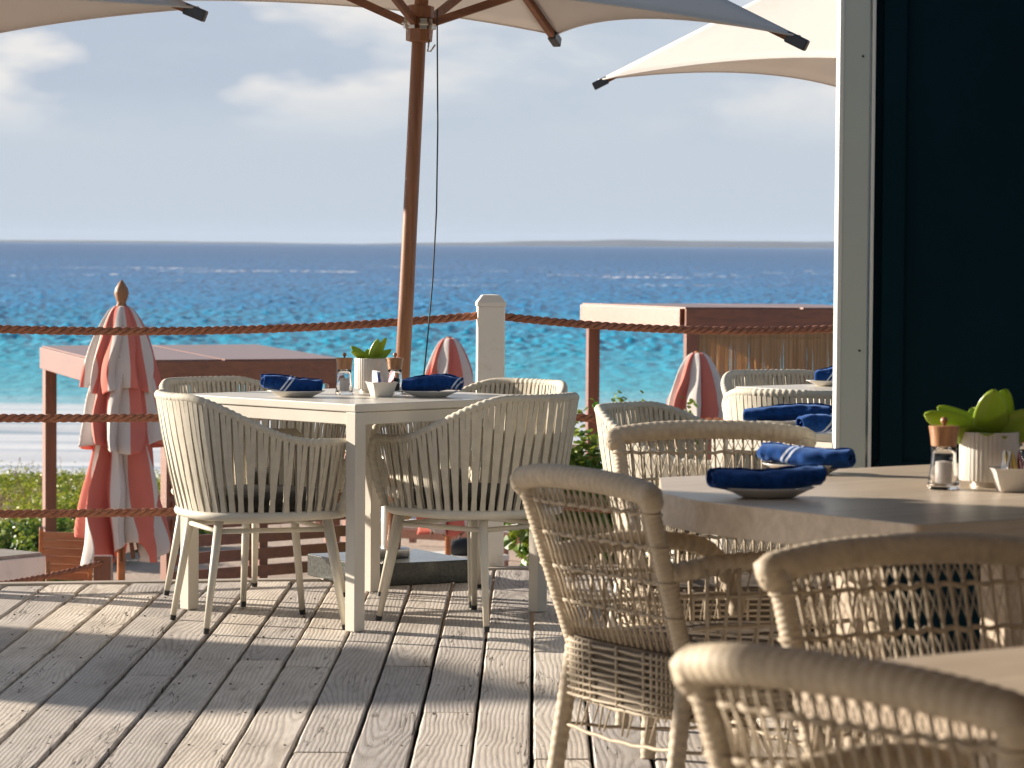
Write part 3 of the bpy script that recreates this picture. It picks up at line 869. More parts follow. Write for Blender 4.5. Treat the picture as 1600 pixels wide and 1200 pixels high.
def lounger_proto():
    o = empty('sun_lounger', (0,0,0), 0, 'x', 'sun lounger', 'sun loungers on the sand')
    for s in (-.32,.32):
        m = MB(); m.box((s,0,.30),(.05,1.95,.09)); m.build('rail', M['redwood'], o, bevel=.004)
    m = MB()
    for k in range(9): m.box((0,-.9+.14*k,.335),(.58,.09,.018))
    m.build('slat_base', M['redwood'], o)
    for sx in (-.3,.3):
        for sy in (-.85,.85):
            m = MB(); m.box((sx,sy,.13),(.06,.06,.26)); m.build('leg', M['redwood_z'], o)
    m = MB(); 
    def f1(u,v):
        a = u*2*math.pi; return (.29*max(-1,min(1,1.3*math.cos(a))), -.97+1.25*v, .39+.05*max(-1,min(1,1.5*math.sin(a))))
    m.grid(f1, 20, 12, closed_u=True); m.build('mattress', M['lounge_white'], o, smooth=True)
    m = MB()
    def f2(u,v):
        a = u*2*math.pi; return (.29*max(-1,min(1,1.3*math.cos(a))), .28+.62*v, .41+.42*v+.05*max(-1,min(1,1.5*math.sin(a))))
    m.grid(f2, 20, 8, closed_u=True); m.build('back_cushion', M['lounge_white'], o, smooth=True)
    m = MB()
    def f3(u,v): return (-.31+.62*u + .02*noise.noise((u*3,v*3,1)), -.7+.75*v, .452+.018*noise.noise((u*4,v*4,7))+.012)
    m.grid(f3, 10, 10); m.build('towel', M['lounge_pink'], o, smooth=True, solid=.012)
    return o
lp = lounger_proto()
spots = [(690, 30.5, 62, 'pink-draped sun lounger on the sand seen below the table, nearest the granite slab'),
         (780, 33.5, 65, 'middle sun lounger on the sand, behind the white post foot'),
         (905, 31.5, 60, 'sun lounger on the sand seen through the open wicker chair back'),
         (620, 36.0, 58, 'sun lounger farthest from the terrace, beyond the leaning pole')]
for i,(px,D,a,lb) in enumerate(spots):
    o = lp if i == 0 else copy_tree(lp)
    x = (px-800)/F*D; o.location = (x, D, terr(D)+.02); o.rotation_euler = (0,0,R(a)); o['label'] = lb
def bag():
    D = 29.0; P = atd(728, 852, D)
    o = empty('beach_bag', (P.x, D, P.z-.09), .2, 'black beach bag on the small pale platform below the white table', 'bag')
    m = MB(); m.lathe([(.12,0),(.19,.02),(.20,.08),(.16,.13),(.06,.155),(.01,.16)], 20, sy=.5, rf=lambda a,z: 1+.08*math.sin(3*a+z*20)); m.build('body', M['black_bag'], o, smooth=True)
    m = MB(); m.tube([(-.08+.16*t/10, -.0, .13+.09*math.sin(math.pi*t/10)) for t in range(11)], .006, 6); m.build('strap', M['black_bag'], o, smooth=True)
    t = empty('side_table', (P.x-.1, D+.1, terr(D)), R(30), 'low pale beach side table carrying the black bag', 'side table')
    h = P.z-.09-terr(D)
    m = MB(); m.box((0,0,h-.025),(.8,.6,.05)); m.build('top', M['white_paint'], t, bevel=.004)
    for sx in (-.34,.34):
        for sy in (-.24,.24):
            m = MB(); m.box((sx,sy,(h-.05)/2),(.05,.05,h-.05)); m.build('leg', M['white_paint'], t)
bag()
# small rope post under the furled parasol and the lower path rope
pp = atd(161, 868, 15.5)
m = MB(); m.box((0,0,(pp.z+1.75)/2),(.085,.085,pp.z+1.75)); pass
o = m.build('path_post', M['redwood_z'], None, bevel=.004); o.location = (pp.x, pp.y, -1.75); tag(o, 'short brown timber post under the furled parasol holding the path rope', 'post')
r0 = atd(-420, 884, 14.6)
rope((r0.x, r0.y, r0.z), (pp.x, pp.y-.04, pp.z-.03), .12, 'thin pink-brown rope sagging along the beach path at lower left', r=.013, pitch=.08, group='path rope')

# ------------------------------------------------------------------ planting
def leaf_cluster(m, c, n, rad, size, r, round_=True, up=.3):
    for _ in range(n):
        while True:
            p = Vector((r.uniform(-1,1), r.uniform(-1,1), r.uniform(-1,1)))
            if p.length < 1: break
        pos = Vector(c) + Vector((p.x*rad[0], p.y*rad[1], p.z*rad[2]))
        nrm = (p.normalized()*.7 + Vector((r.uniform(-1,1), r.uniform(-1,1), r.uniform(-.3,1)+up))).normalized()
        t = nrm.cross(Vector((r.uniform(-1,1), r.uniform(-1,1), r.uniform(-1,1)))).normalized(); w = nrm.cross(t)
        s = size*r.uniform(.6,1.3); asp = .85 if round_ else .35
        a = pos - t*s*.5; b_ = pos + t*s*.5; bend = nrm*s*.12
        l1 = pos - t*s*.18 + w*s*.5*asp - bend*-1; l2 = pos + t*s*.22 + w*s*.42*asp + bend
        r1 = pos - t*s*.18 - w*s*.5*asp + bend; r2 = pos + t*s*.22 - w*s*.42*asp + bend
        m.add([a, r1, r2, b_, l2, l1], [(0,1,2,3),(0,3,4,5)])
def bush(x, y, w, h, label, mat, leaf=.07, n=900, seed=1, round_=True, grp='shrubs on the dune', flowers=None, dp=None):
    r = random.Random(seed); zg = terr(y)
    o = empty('shrub', (x,y,zg), 0, label, 'shrub', grp)
    m = MB(); k = 9
    per = n//k
    centers = []
    for i in range(k):
        a = r.uniform(0,6.28); q = r.uniform(0,.75)**.7
        c = (math.cos(a)*q*w*.5, math.sin(a)*q*(dp or w)*.4, h*r.uniform(.35,.80))
        centers.append(c); rr = r.uniform(.20,.36)
        leaf_cluster(m, c, per, (w*rr, (dp or w)*rr, h*rr*.8), leaf, r, round_)
    leaf_cluster(m, (0,0,h*.35), per*2, (w*.45,(dp or w)*.4,h*.35), leaf, r, round_)
    for i in range(14):   # sprigs above the outline
        a = r.uniform(-.5,.5)*w; z = h*r.uniform(.85,1.12)
        leaf_cluster(m, (a, r.uniform(-.2,.2)*w, z), 8, (.05,.05,.10), leaf*.8, r, round_)
    m.build('foliage', mat, o)
    for i, c in enumerate(centers[:6]):
        m = MB(); m.tube([(0,0,-.05),(c[0]*.4,c[1]*.4,c[2]*.5),c], [.02,.014,.005], 6); m.build('stem', M['bark'], o, smooth=True)
    if flowers:
        for (fx,fy,fz,fm) in flowers:
            m = MB()
            for k in range(6):
                a = k*1.047; m.grid(lambda u,v,a=a: (fx+ (.012+.04*v)*math.cos(a+ (u-.5)*.9), fy+(.012+.04*v)*math.sin(a+(u-.5)*.9), fz+.05*v*(1-.5*v)), 3, 3)
            m.build('flower', fm, o, smooth=True)
    return o
r = random.Random(11)
i = 0
lab = ['yellow-green dune shrub at far left below the surf', 'bright dune shrub left of the cabana post', 'low olive dune shrub beside the cabana post', 'bushy lime shrub between cabana post and furled parasol',
       'dark dune shrub behind the deck chair', 'dune shrub behind the furled parasol', 'sunlit shrub glimpsed through the slatted screen', 'shrub behind the left tub chair legs', 'shrub behind the white table legs', 'yellow-green shrub glimpsed under the white table']
dune = [(-15, 40, 1.9, 767+6), (48, 41, 1.8, 780), (98, 39, 1.6, 775), (140, 40, 1.5, 762), (115, 36, 1.8, 815), (215, 41, 2.0, 775), (300, 40, 2.0, 765), (390, 41, 2.2, 770), (480, 42, 2.0, 770), (545, 40, 1.8, 775)]
for (px, D, w, ytop), lb in zip(dune, lab):
    p = atd(px, ytop, D); h = p.z - terr(D)
    bush(p.x, D, w*1.15, max(.45,h-.30), lb, M['dune_leaf'], .06, 2400, seed=20+i, round_=False); i += 1
bush(atd(15,900,27).x, 27, 1.3, atd(15,840,27).z - terr(27), 'dark green shrub behind the daybed at far left', M['hedge_leaf'], .06, 1500, 61)
for (px, D, w, ytop, lb, sd) in ((905, 21.0, .62, 662, 'sea grape shrub with a red flower between tub chair and wicker chair', 41), (960, 21.6, .60, 668, 'sea grape shrub behind the red-brown cabana post', 42), (860, 21.8, .55, 672, 'sea grape shrub hidden behind the right tub chair rim', 43), (1030, 22.2, .7, 678, 'sea grape shrub behind the wicker chair backs', 44)):
    p = atd(px, ytop, D); h = p.z - terr(D)
    fl = None
    if sd == 41:
        q = atd(946, 692, D-.4); q2 = atd(893, 700, D-.4)
        fl = [(q.x-p.x, -.40, q.z-terr(D), M['red_flower']), (q2.x-p.x, -.40, q2.z-terr(D), M['pale_flower'])]
    bush(p.x, D, w, h, lb, M['hedge_leaf'], .062, 3600, sd, grp='sea grape shrubs below the terrace', flowers=fl)
for k,(px, D, w, yt, lb) in enumerate(((-25,31,1.5,815,'dark green shrub at the far left edge above the daybed'),(45,32,1.4,822,'dark green shrub left of the red-brown cabana post'),(110,31,1.3,815,'dark green shrub right above the slatted deck chair'),(160,33,1.3,812,'dark green shrub half hidden by the large furled parasol'),(235,33,1.4,800,'dark green shrub between furled parasol and tub chair'))):
    p = atd(px, yt, D); bush(p.x, D, w, p.z-terr(D), lb, M['hedge_leaf'], .06, 2600, 80+k)
def grass():
    m = MB(); r = random.Random(77)
    for _ in range(420):
        D = r.uniform(36, 44); px = r.choice((r.uniform(-40,150), r.uniform(-40,150), r.uniform(150,560))); x = (px-800)/F*D
        h = r.uniform(.2,.4) if r.random() < .85 else r.uniform(.4,.6); z = terr(D) - .02; lx, ly = r.uniform(-.12,.12), r.uniform(-.1,.1)
        top = Vector((x+lx, D+ly, z+h)); mid = Vector((x+lx*.4, D+ly*.4, z+h*.6))
        m.tube([(x,D,z-.2), mid, top], [.003,.0025,.001], 3, caps=False)
        for k in range(5):
            q = mid.lerp(top, .4+.12*k); e = q + Vector((r.uniform(-.03,.03), r.uniform(-.02,.02), r.uniform(0,.03)))
            m.bar(q, e, .012, .003)
    o = m.build('dune_grass', M['dry_grass']); kind(o, 'stuff', 'dry pinkish dune grass with fine seed heads in front of the surf'); o['category'] = 'grass'
grass()
def sprig():
    D = 20.6; base = atd(1030, 740, D)
    o = empty('young_plant', (base.x, D, terr(D)), 0, 'thin young stems with small yellow leaves left of the furled parasol by the blind', 'plant')
    r = random.Random(3); z0 = base.z - terr(D)
    for k,(px,py) in enumerate(((1010,640),(1022,628),(1030,650),(1048,640),(1000,660))):
        t = atd(px,py,D); m = MB(); top = Vector((t.x-base.x, 0, t.z-terr(D)))
        m.tube([(top.x*.3,0,.0),(top.x*.5,.02,top.z*.6),top],[.006,.004,.002],5); st = m.build('stem', M['bark'], o, smooth=True)
        m = MB(); 
        for j in range(7): leaf_cluster(m, Vector((top.x*.9, 0, top.z-.035*j)), 1, (.03,.02,.01), .022, r)
        m.build('leaves', M['dune_leaf'], st)
sprig()

# ------------------------------------------------------------------ cream tables
def white_table(loc, rz, label, side=.90):
    o = empty('dining_table', loc, rz, label, 'table', 'cream square dining tables')
    m = MB(); n = 6; w = side/n
    m.box((0,0,.737),(side,side,.026)); 
    m.build('tabletop', M['cream_table'], o, bevel=.003)
    a = side/2 - .018
    for (cx,cy,sx,sy) in ((0,-a,side-.09,.022),(0,a,side-.09,.022),(-a,0,.022,side-.09),(a,0,.022,side-.09)):
        m = MB(); m.box((cx,cy,.7025),(sx,sy,.041)); m.build('apron', M['cream_table'], o, bevel=.002)
    a = side/2 - .024
    for sx in (-1,1):
        for sy in (-1,1):
            m = MB(); m.box((sx*a,sy*a,.3635),(.046,.046,.719)); m.box((sx*a,sy*a,.003),(.03,.03,.005)); m.build('leg', M['cream_table'], o, bevel=.002)
    return o
# corner-on table; near leg foot at (566,987)
nl = at(566, 986, 0); ll = at(294, 957, 0); rl = at(838, 955, 0)
TC = (ll+rl)/2; TC = Vector((TC.x, (TC.y*1.0 + nl.y + .60)/2, 0))
side_leg = ((ll-rl).length)/math.sqrt(2)
white_table(TC, R(45), 'cream square table corner-on with two rolled blue napkins and a potted plant', side=side_leg+.05)
t2 = at(1150, 681, .75)
T2C = Vector((1.15, 9.36, 0)); T3C = Vector((1.40, 11.92, 0))
white_table(T2C, R(45), 'cream square table with two blue napkins beside the grey column', .80)
white_table(T3C, R(40), 'cream square table farthest right, mostly hidden by the grey column', .80)

# ------------------------------------------------------------------ cream tub chairs
def tub_chair():
    o = empty('tub_chair', (0,0,0), 0, 'x', 'chair', 'cream rope tub chairs')
    AM = R(128)
    def rim(a):
        x = .315*math.sin(a)*(1+.05*math.cos(2*a)); y = -.30*math.cos(a)
        if abs(a) > R(90): y = -.30*math.cos(a)*1.15; x = math.copysign(.315*.95, a) * (1 - .10*((abs(a)-R(90))/R(38))**2)
        t = min(1, max(0, (abs(a)-R(28))/R(80))); s = t*t*(3-2*t)
        z = .768 - .145*s
        # slight tilt outward
        return Vector((x, y-.03*(1-s), z))
    def ring(a):
        c, q = math.cos(a), math.sin(a); return Vector((.266*math.copysign(abs(q)**.8, q), -.254*math.copysign(abs(c)**.85, c)*(1.0 if c > 0 else 1.12), .392))
    n = 130
    path = [rim(-AM + 2*AM*i/n) for i in range(n+1)]
    path = [path[0] + Vector((0,.028,-.05))*1.0] + [path[0]+Vector((0,.012,-.012))] + path + [path[-1]+Vector((0,.012,-.012)), path[-1] + Vector((0,.028,-.05))]
    # arm fronts run down to the seat ring
    e0 = ring(-AM) + Vector((0,.03,.0)); e1 = ring(AM) + Vector((0,.03,.0))
    path = [e0, path[0].lerp(e0,.5)+Vector((0,.008,0))] + path + [path[-1].lerp(e1,.5)+Vector((0,.008,0)), e1]
    # resample finely to carry rope-wrap ridges
    fine = []
    for i in range(len(path)-1):
        seg = (path[i+1]-path[i]).length; k = max(1, int(seg/.0055))
        for j in range(k): fine.append(path[i].lerp(path[i+1], j/k))
    fine.append(path[-1])
    s = 0; rr = []
    for i, p in enumerate(fine):
        if i: s += (p-fine[i-1]).length
        rr.append(0.0145 + .0016*math.sin(s*2*math.pi/.0225))
    m = MB(); m.tube(fine, rr, 8); m.build('rim', M['cream_rope'], o, smooth=True)
    # rope straps, each a doubled flat cord
    m = MB(); NS = 72
    for i in range(NS):
        a = -AM*.985 + 2*AM*.985*i/(NS-1); p = rim(a); q = ring(a*.985 + (.05 if i % 2 else -.03)); q.z -= .008
        tang = (rim(a+.01)-rim(a-.01)).normalized()
        out = Vector((p.x, p.y, 0)).normalized()
        bow = Vector((p.x-q.x, p.y-q.y, 0))*.10
        for sgn, lift in ((1,.0105), (-1,-.0105)):
            P0 = p + out*lift; Q0 = q + out*(.006*sgn)
            pts = [P0, P0.lerp(Q0,.33)+bow*.6, P0.lerp(Q0,.66)+bow*.6, Q0]
            wv = .0162 if sgn > 0 else .012
            for k in range(3):
                m.bar(pts[k], pts[k+1], wv, .0036, up=out)
    m.build('strap_weave', M['cream_rope'], o)
    m = MB(); pts = [Vector((ring(-math.pi + t*2*math.pi/48).x*1.01, ring(-math.pi + t*2*math.pi/48).y*1.01, .382)) for t in range(48)]
    m.tube(pts, .0155, 8, closed=True); sf = m.build('seat_ring', M['cream_metal'], o, smooth=True)
    m = MB(); m.lathe([(.21,.362),(.246,.366),(.246,.380),(.21,.384)], 40, sy=.98); m.build('seat_pan', M['cream_metal'], sf, smooth=True, ang=40)
    m = MB(); m.lathe([(.21,.392),(.240,.402),(.246,.425),(.23,.447),(.16,.457),(.0,.46)], 40, sy=.98, rf=lambda a,z: 1+.02*math.sin(4*a)); m.build('seat_cushion', M['cushion_dark'], o, smooth=True)
    legs = [((.178,.178,.375),(.238,.232,.0)), ((-.178,.178,.375),(-.238,.232,.0)), ((.165,-.18,.375),(.208,-.238,.0)), ((-.165,-.18,.375),(-.208,-.238,.0))]
    for a, b_ in legs:
        a, b_ = Vector(a), Vector(b_); c = a.lerp(b_, .955)
        m = MB(); m.tube([a + Vector((0,0,.01)), a.lerp(c,.5), c], [.0155,.0135,.0105], 12); l = m.build('leg', M['cream_metal'], o, smooth=True)
        m = MB(); m.tube([c, b_], [.0118,.0105], 12); m.build('foot_cap', M['black_rubber'], l, smooth=True, ang=40)
    m = MB()
    s4 = [Vector(l[0]).lerp(Vector(l[1]), .12) for l in legs]
    for i, j in ((0,1),(2,3),(0,2),(1,3)): m.tube([s4[i], s4[j]], .0085, 8)
    m.build('stretcher', M['cream_metal'], o, smooth=True)
    return o
tub = tub_chair()
def feetc(*pp):
    v = [at(x,y,0) for x,y in pp]; return sum(v, Vector((0,0,0)))/len(v)
tubs = [
 ((-.845, 10.66), (.93,.36), 'cream tub chair at the near left side of the corner-on table, back towards the camera'),
 ((-.115, 10.80), (-.74,.67), 'cream tub chair at the near right side of the corner-on table, back towards the camera'),
 ((-.93, 11.50), (.70,-.71), 'cream tub chair at the far left side of the corner-on table, facing the camera'),
 ((-.14, 11.52), (-.71,-.70), 'cream tub chair at the far right side of the corner-on table, facing the camera'),
 ((.60, 9.85), (.85,-.5), 'cream tub chair tucked behind the rounded wicker chair, left of the column table'),
 ((1.07, 11.32), (.45,.89), 'cream tub chair in front of the farthest table, beside the column'),
 ((1.15, 12.52), (.45,-.89), 'cream tub chair behind the farthest table, in front of the reed blind'),
]
for i,(p,f,lb) in enumerate(tubs):
    o = tub if i == 0 else copy_tree(tub)
    place(o, (p[0],p[1],0), f, lb)

# ------------------------------------------------------------------ wicker armchairs
def ridge_tube(m, path, r, pitch=.03, amp=.10, seg=10, mi=0):
    fine = []
    for i in range(len(path)-1):
        a, b_ = Vector(path[i]), Vector(path[i+1]); k = max(1, int((b_-a).length/(pitch/5)))
        for j in range(k): fine.append(a.lerp(b_, j/k))
    fine.append(Vector(path[-1]))
    s = 0; rr = []; n = len(path)
    for i, p in enumerate(fine):
        if i: s += (p-fine[i-1]).length
        rr.append(r*(1 + amp*math.sin(s*2*math.pi/pitch)))
    m.tube(fine, rr, seg, mi=mi)
def smooth_path(pts, n=8):
    P = [Vector(p) for p in pts]; out = []
    for i in range(len(P)-1):
        p0, p1, p2, p3 = P[max(i-1,0)], P[i], P[i+1], P[min(i+2,len(P)-1)]
        for k in range(n):
            t = k/n
            out.append(.5*((2*p1) + (p2-p0)*t + (2*p0-5*p1+4*p2-p3)*t*t + (3*p1-p0-3*p2+p3)*t**3))
    out.append(P[-1]); return out
def wicker_chair():
    o = empty('wicker_armchair', (0,0,0), 0, 'x', 'armchair', 'sand-coloured wicker armchairs')
    W = .245
    def bx(z): return .225 + .023*(z-.42)/.34        # half width of back, wider towards the top
    def by(x, z): return -.232 - .115*(z-.42)/.36 - .020*(1-min(1,abs(x)/W)**2)
    rail = [Vector((x, by(x,.765)-.002, .766 + .019*(1-abs(x/.262)**2.6))) for x in [(-.262+.524*k/24) for k in range(25)]]
    e0 = rail[0] + Vector((.004,.006,-.014)); e1 = rail[-1] + Vector((-.004,.006,-.014))
    m = MB(); ridge_tube(m, [e0]+rail+[e1], .0255, .020, .03, 12)
    for e in (e0, e1):
        m.lathe([(.002,-.024),(.014,-.021),(.023,-.011),(.0255,0),(.023,.011),(.014,.021),(.002,.024)], 12, c=e)
    m.build('top_rail', M['rattan'], o, smooth=True)
    for sx in (-1, 1):
        seg_ = smooth_path([(sx*bx(z), by(sx*W, z), z) for z in (.38,.50,.62,.755)], 6)
        m = MB(); ridge_tube(m, seg_, .0190, .011, .035, 10); m.build('upright', M['rattan'], o, smooth=True)
    # open weave of the back
    m = MB(); n = 19
    zb = .43
    def surf(u, z): x = (-1+2*u)*(bx(z)-.006); return Vector((x, by(x, z), z))
    ztf = lambda u: .765
    bands = [zb, .505, .58, .655, .725, .775]
    for i in range(1, n):
        u = i/n
        m.tube([surf(u, zb + (.775-zb)*k/5) for k in range(6)], .0034, 6)
        for k in range(5):
            for sg in (-1, 1):
                a_ = surf(min(.995,max(.005,u)), bands[k]) + Vector((0,.004*sg,0)); b_ = surf(min(.995,max(.005,u+sg*1.0/n)), bands[k+1]) + Vector((0,.004*sg,0))
                m.tube([a_, b_], .0012, 4)
    for z in bands[1:5]:
        m.tube([surf(u/88, z + .002*math.sin(u*.7)) + Vector((0, .0045*math.sin(u*math.pi/4), 0)) for u in range(89)], .0046, 6)
    # cord turns wrapped round the uprights
    for z in bands[1:5]:
        for sx in (-1,1):
            x = sx*bx(z); c = Vector((x, by(x,z), z))
            m.tube([c + Vector((.0215*math.cos(t*.785), .0205*math.sin(t*.785), .002*math.sin(t*.4))) for t in range(8)], .0030, 5, closed=True)
    m.build('back_weave', M['rattan'], o, smooth=True)
    # arms
    for sx in (-1,1):
        m = MB()
        arm = smooth_path([(sx*bx(.60), by(W,.60)+.01, .60), (sx*.255,-.12,.618), (sx*.278,.04,.615), (sx*.282,.15,.592), (sx*.278,.212,.525), (sx*.268,.235,.44)], 7)
        ridge_tube(m, arm, .0215, .026, .07, 10); am = m.build('arm', M['rattan'], o, smooth=True)
        m = MB()
        for k in range(11):
            t = (k+.5)/11; y = -.22 + .43*t
            zt_ = .608 if y < .12 else .608 - (y-.12)*.75
            m.tube([(sx*(.262+.018*t), y, .43), (sx*(.268+.018*t), y+(.008 if k%2 else -.008), zt_)], .0042, 5)
            m.tube([(sx*(.262+.018*t), y-.014, .43), (sx*(.268+.018*t), y+.022, zt_)], .0022, 4)
        for z in (.485,.55):
            m.tube([(sx*(.262+.018*t/8), -.235+.46*t/8, z+.002*(t%2)) for t in range(9)], .0055, 5)
        m.build('arm_weave', M['rattan'], am, smooth=True)
    # seat: tight woven apron and cushion-like woven seat
    m = MB()
    def outline(u, grow=0):
        a = u*2*math.pi; c, s_ = math.cos(a), math.sin(a); e = .35
        return Vector((math.copysign(abs(c)**e, c)*(.262+grow), math.copysign(abs(s_)**e, s_)*(.248+grow)-.005, 0))
    NU = 150; NZ = 16
    def ap(u, v):
        p = outline(u, .003*math.sin(u*NU*math.pi) * (1 if int(v*NZ) % 2 else -1)); return Vector((p.x*(1-.02*v), p.y*(1-.02*v), 0.425 - .135*v))
    m.grid(ap, NU*1, NZ, closed_u=True); ap_ = m.build('seat_apron', M['rattan_dark'], o, smooth=True)
    m = MB()
    for k in range(84):
        u = k/84; p = outline(u, .006); m.tube([Vector((p.x, p.y, .422)), Vector((p.x*.985, p.y*.985, .292))], .0042, 5)
    for k in range(9):
        z = .298 + .0145*k
        m.tube([outline(q/168, .006 + .0045*(1 if (q+k) % 2 else -1)) + Vector((0,0,z)) for q in range(168)], .0034, 4, closed=True)
    m.build('apron_weave', M['rattan'], ap_, smooth=True)
    m = MB()
    m.grid(lambda u, v: Vector((outline(u).x*(1-v)*.985, outline(u).y*(1-v)*.985, .428 + .010*math.sin(min(1,v*2)*1.57) + .0015*math.sin(u*400)*math.sin(v*60))), 120, 20, closed_u=True)
    m.build('seat', M['rattan_dark'], o, smooth=True)
    legs = [((.235,.215,.33),(.245,.235,0)), ((-.235,.215,.33),(-.245,.235,0)), ((.225,-.228,.40),(.240,-.285,0)), ((-.225,-.228,.40),(-.240,-.285,0))]
    for a, b_ in legs:
        m = MB(); ridge_tube(m, [a, Vector(a).lerp(Vector(b_),.5), b_], .019, .022, .05, 10); m.build('leg', M['rattan'], o, smooth=True)
    # lower loose weave between legs
    m = MB()
    for i, j in ((0,1),(2,3),(0,2),(1,3)):
        A0, A1 = Vector(legs[i][0]), Vector(legs[i][1]); B0, B1 = Vector(legs[j][0]), Vector(legs[j][1])
        for k, zf in enumerate((.30,.245,.19)):
            P = A0.lerp(A1, 1-zf/.33); Q = B0.lerp(B1, 1-zf/.33)
            m.tube([P.lerp(Q, t/16) + Vector((0,0,-.012*math.sin(math.pi*t/16) + .0015*math.sin(t*1.9))) for t in range(17)], .0042, 5)
        for k in range(9):
            t = (k+1)/10; P = A0.lerp(B0, t); P.z = .33; Q = A0.lerp(A1,.42).lerp(B0.lerp(B1,.42), t + (.03 if k%2 else -.03))
            m.tube([P, Q], .0028, 4)
    m.build('leg_weave', M['rattan'], o, smooth=True)
    return o
wic = wicker_chair()
wick = [
 ((.450, 6.90), (.865,.50), 'wicker armchair at the left end of the thick wooden table, seen from behind', 1.0),
 ((.565, 8.17), (.10,-.99), 'wicker armchair at the far side of the thick wooden table, facing the camera', 1.0),
 ((.80, 4.86), (.46,-.89), 'wicker armchair facing the camera behind the nearest table, its woven back warmly lit', 1.0),
 ((.65, 3.88), (.77,.64), 'nearest wicker armchair at lower right, its thick top rail seen from behind', 1.0),
]
for i,(p,f,lb,sc) in enumerate(wick):
    o = wic if i == 0 else copy_tree(wic)
    place(o, (p[0],p[1],0), f, lb, sc)

# ------------------------------------------------------------------ thick wooden tables
def thick_table(pts, label, thick=.068, rot=R(35)):
    c = sum((Vector((*p,0)) for p in pts), Vector((0,0,0)))/len(pts)
    o = empty('wooden_table', c, rot, label, 'table', 'thick weathered teak tables')
    ca, sa = math.cos(-rot), math.sin(-rot)
    L = [Vector(((p[0]-c.x)*ca-(p[1]-c.y)*sa, (p[0]-c.x)*sa+(p[1]-c.y)*ca, 0)) for p in pts]
    n = len(L)
    # rounded corners
    R_ = []
    for i in range(n):
        A, B, C = L[i-1], L[i], L[(i+1)%n]
        ra = .02
        p0 = B + (A-B).normalized()*ra; p1 = B + (C-B).normalized()*ra
        for k in range(6):
            t = k/5; R_.append(p0*(1-t)**2 + B*2*t*(1-t) + p1*t*t)
    m = MB(); N_ = len(R_)
    vs = [(p.x,p.y,.75-thick) for p in R_] + [(p.x,p.y,.75) for p in R_]
    m.add(vs, [tuple(range(N_))[::-1], tuple(range(N_,2*N_))] + [(i,(i+1)%N_,(i+1)%N_+N_,i+N_) for i in range(N_)])
    m.build('tabletop', M['teak_grey'], o, bevel=.004)
    xs = [p.x for p in L]; ys = [p.y for p in L]
    for fx in (.42,.8):
        for fy in (.42,.8):
            m = MB(); m.box((min(xs)+(max(xs)-min(xs))*fx, min(ys)+(max(ys)-min(ys))*fy, (.75-thick)/2), (.08,.08,.75-thick)); m.build('leg', M['teak_grey'], o, bevel=.004)
    return o
P2 = at(1434,820,.75); P1 = at(1089,782,.75); P0 = at(1033,770,.75); PB = at(1030,746,.75); Bk = at(1453,725.5,.75)
dirb = (Bk-PB).normalized(); er = Vector((.817,.577,0))
thick_table([(P2.x,P2.y), (P2.x+er.x*1.25, P2.y+er.y*1.25), (PB.x+dirb.x*1.45, PB.y+dirb.y*1.45), (PB.x,PB.y), (P0.x,P0.y), (P1.x,P1.y)][::1], 'thick weathered wooden table with two rolled napkins, mill and potted plant')
Q0 = at(1245,1041,.75); Q1 = at(1600,1009.5,.75); dq = (Q1-Q0).normalized(); dn_ = Vector((dq.y,-dq.x,0))
thick_table([(Q0.x+dn_.x*1.0,Q0.y+dn_.y*1.0), (Q0.x+dn_.x*1.0+dq.x*1.3,Q0.y+dn_.y*1.0+dq.y*1.3), (Q0.x+dq.x*1.3,Q0.y+dq.y*1.3), (Q0.x,Q0.y)], 'blurred wooden table at the lower right corner behind the nearest armchair')

# ------------------------------------------------------------------ tableware
def plate(p, rz, label):
    m = MB(); m.lathe([(.055,0),(.062,.003),(.085,.014),(.098,.019),(.100,.021),(.096,.0215),(.082,.016),(.060,.007),(.0,.006)], 40, sx=1, sy=.72)
    o = m.build('plate', M['ceramic'], None, smooth=True); o.location = (p[0],p[1],p[2]+.0005); o.rotation_euler = (0,0,rz); tag(o, label, 'plate', 'small oval side plates'); return o
def napkin(p, rz, label, seed=1, L=.205, cw=.045, ch=.030, curl=True):
    r = random.Random(seed); m = MB()
    NU, NV = 72, 40
    turns = 2.2
    def fn(u, v):
        x = (v-.5)*L
        x += .006*math.sin(u*9+seed)
        a = u*turns*2*math.pi; rr = .38 + .62*u
        w = 1 - .22*abs(2*v-1)**3 + .10*noise.noise((v*3, seed, 0)) + .06*noise.noise((v*9, u*2, seed))
        wob = .16*noise.noise((v*5+seed, math.cos(a)*1.5, math.sin(a)*1.5)) + .06*noise.noise((v*16+seed, math.cos(a)*3, math.sin(a)*3))
        y = cw*rr*w*math.cos(a)*(1+wob) + .008*math.sin(v*5+seed); z = ch*rr*w*math.sin(a)*(1+wob)
        z += .006*(math.sin(v*4+seed))
        if u > .93: z -= (u-.93)*.03; 
        return Vector((x, y, z + ch*.98))
    m.grid(fn, NU, NV)
    o = m.build('napkin', M['napkin'], None, smooth=True, solid=.004); o.location = p; o.rotation_euler = (0, R(r.uniform(-2,3)), rz)
    tag(o, label, 'napkin', 'rolled blue napkins'); return o
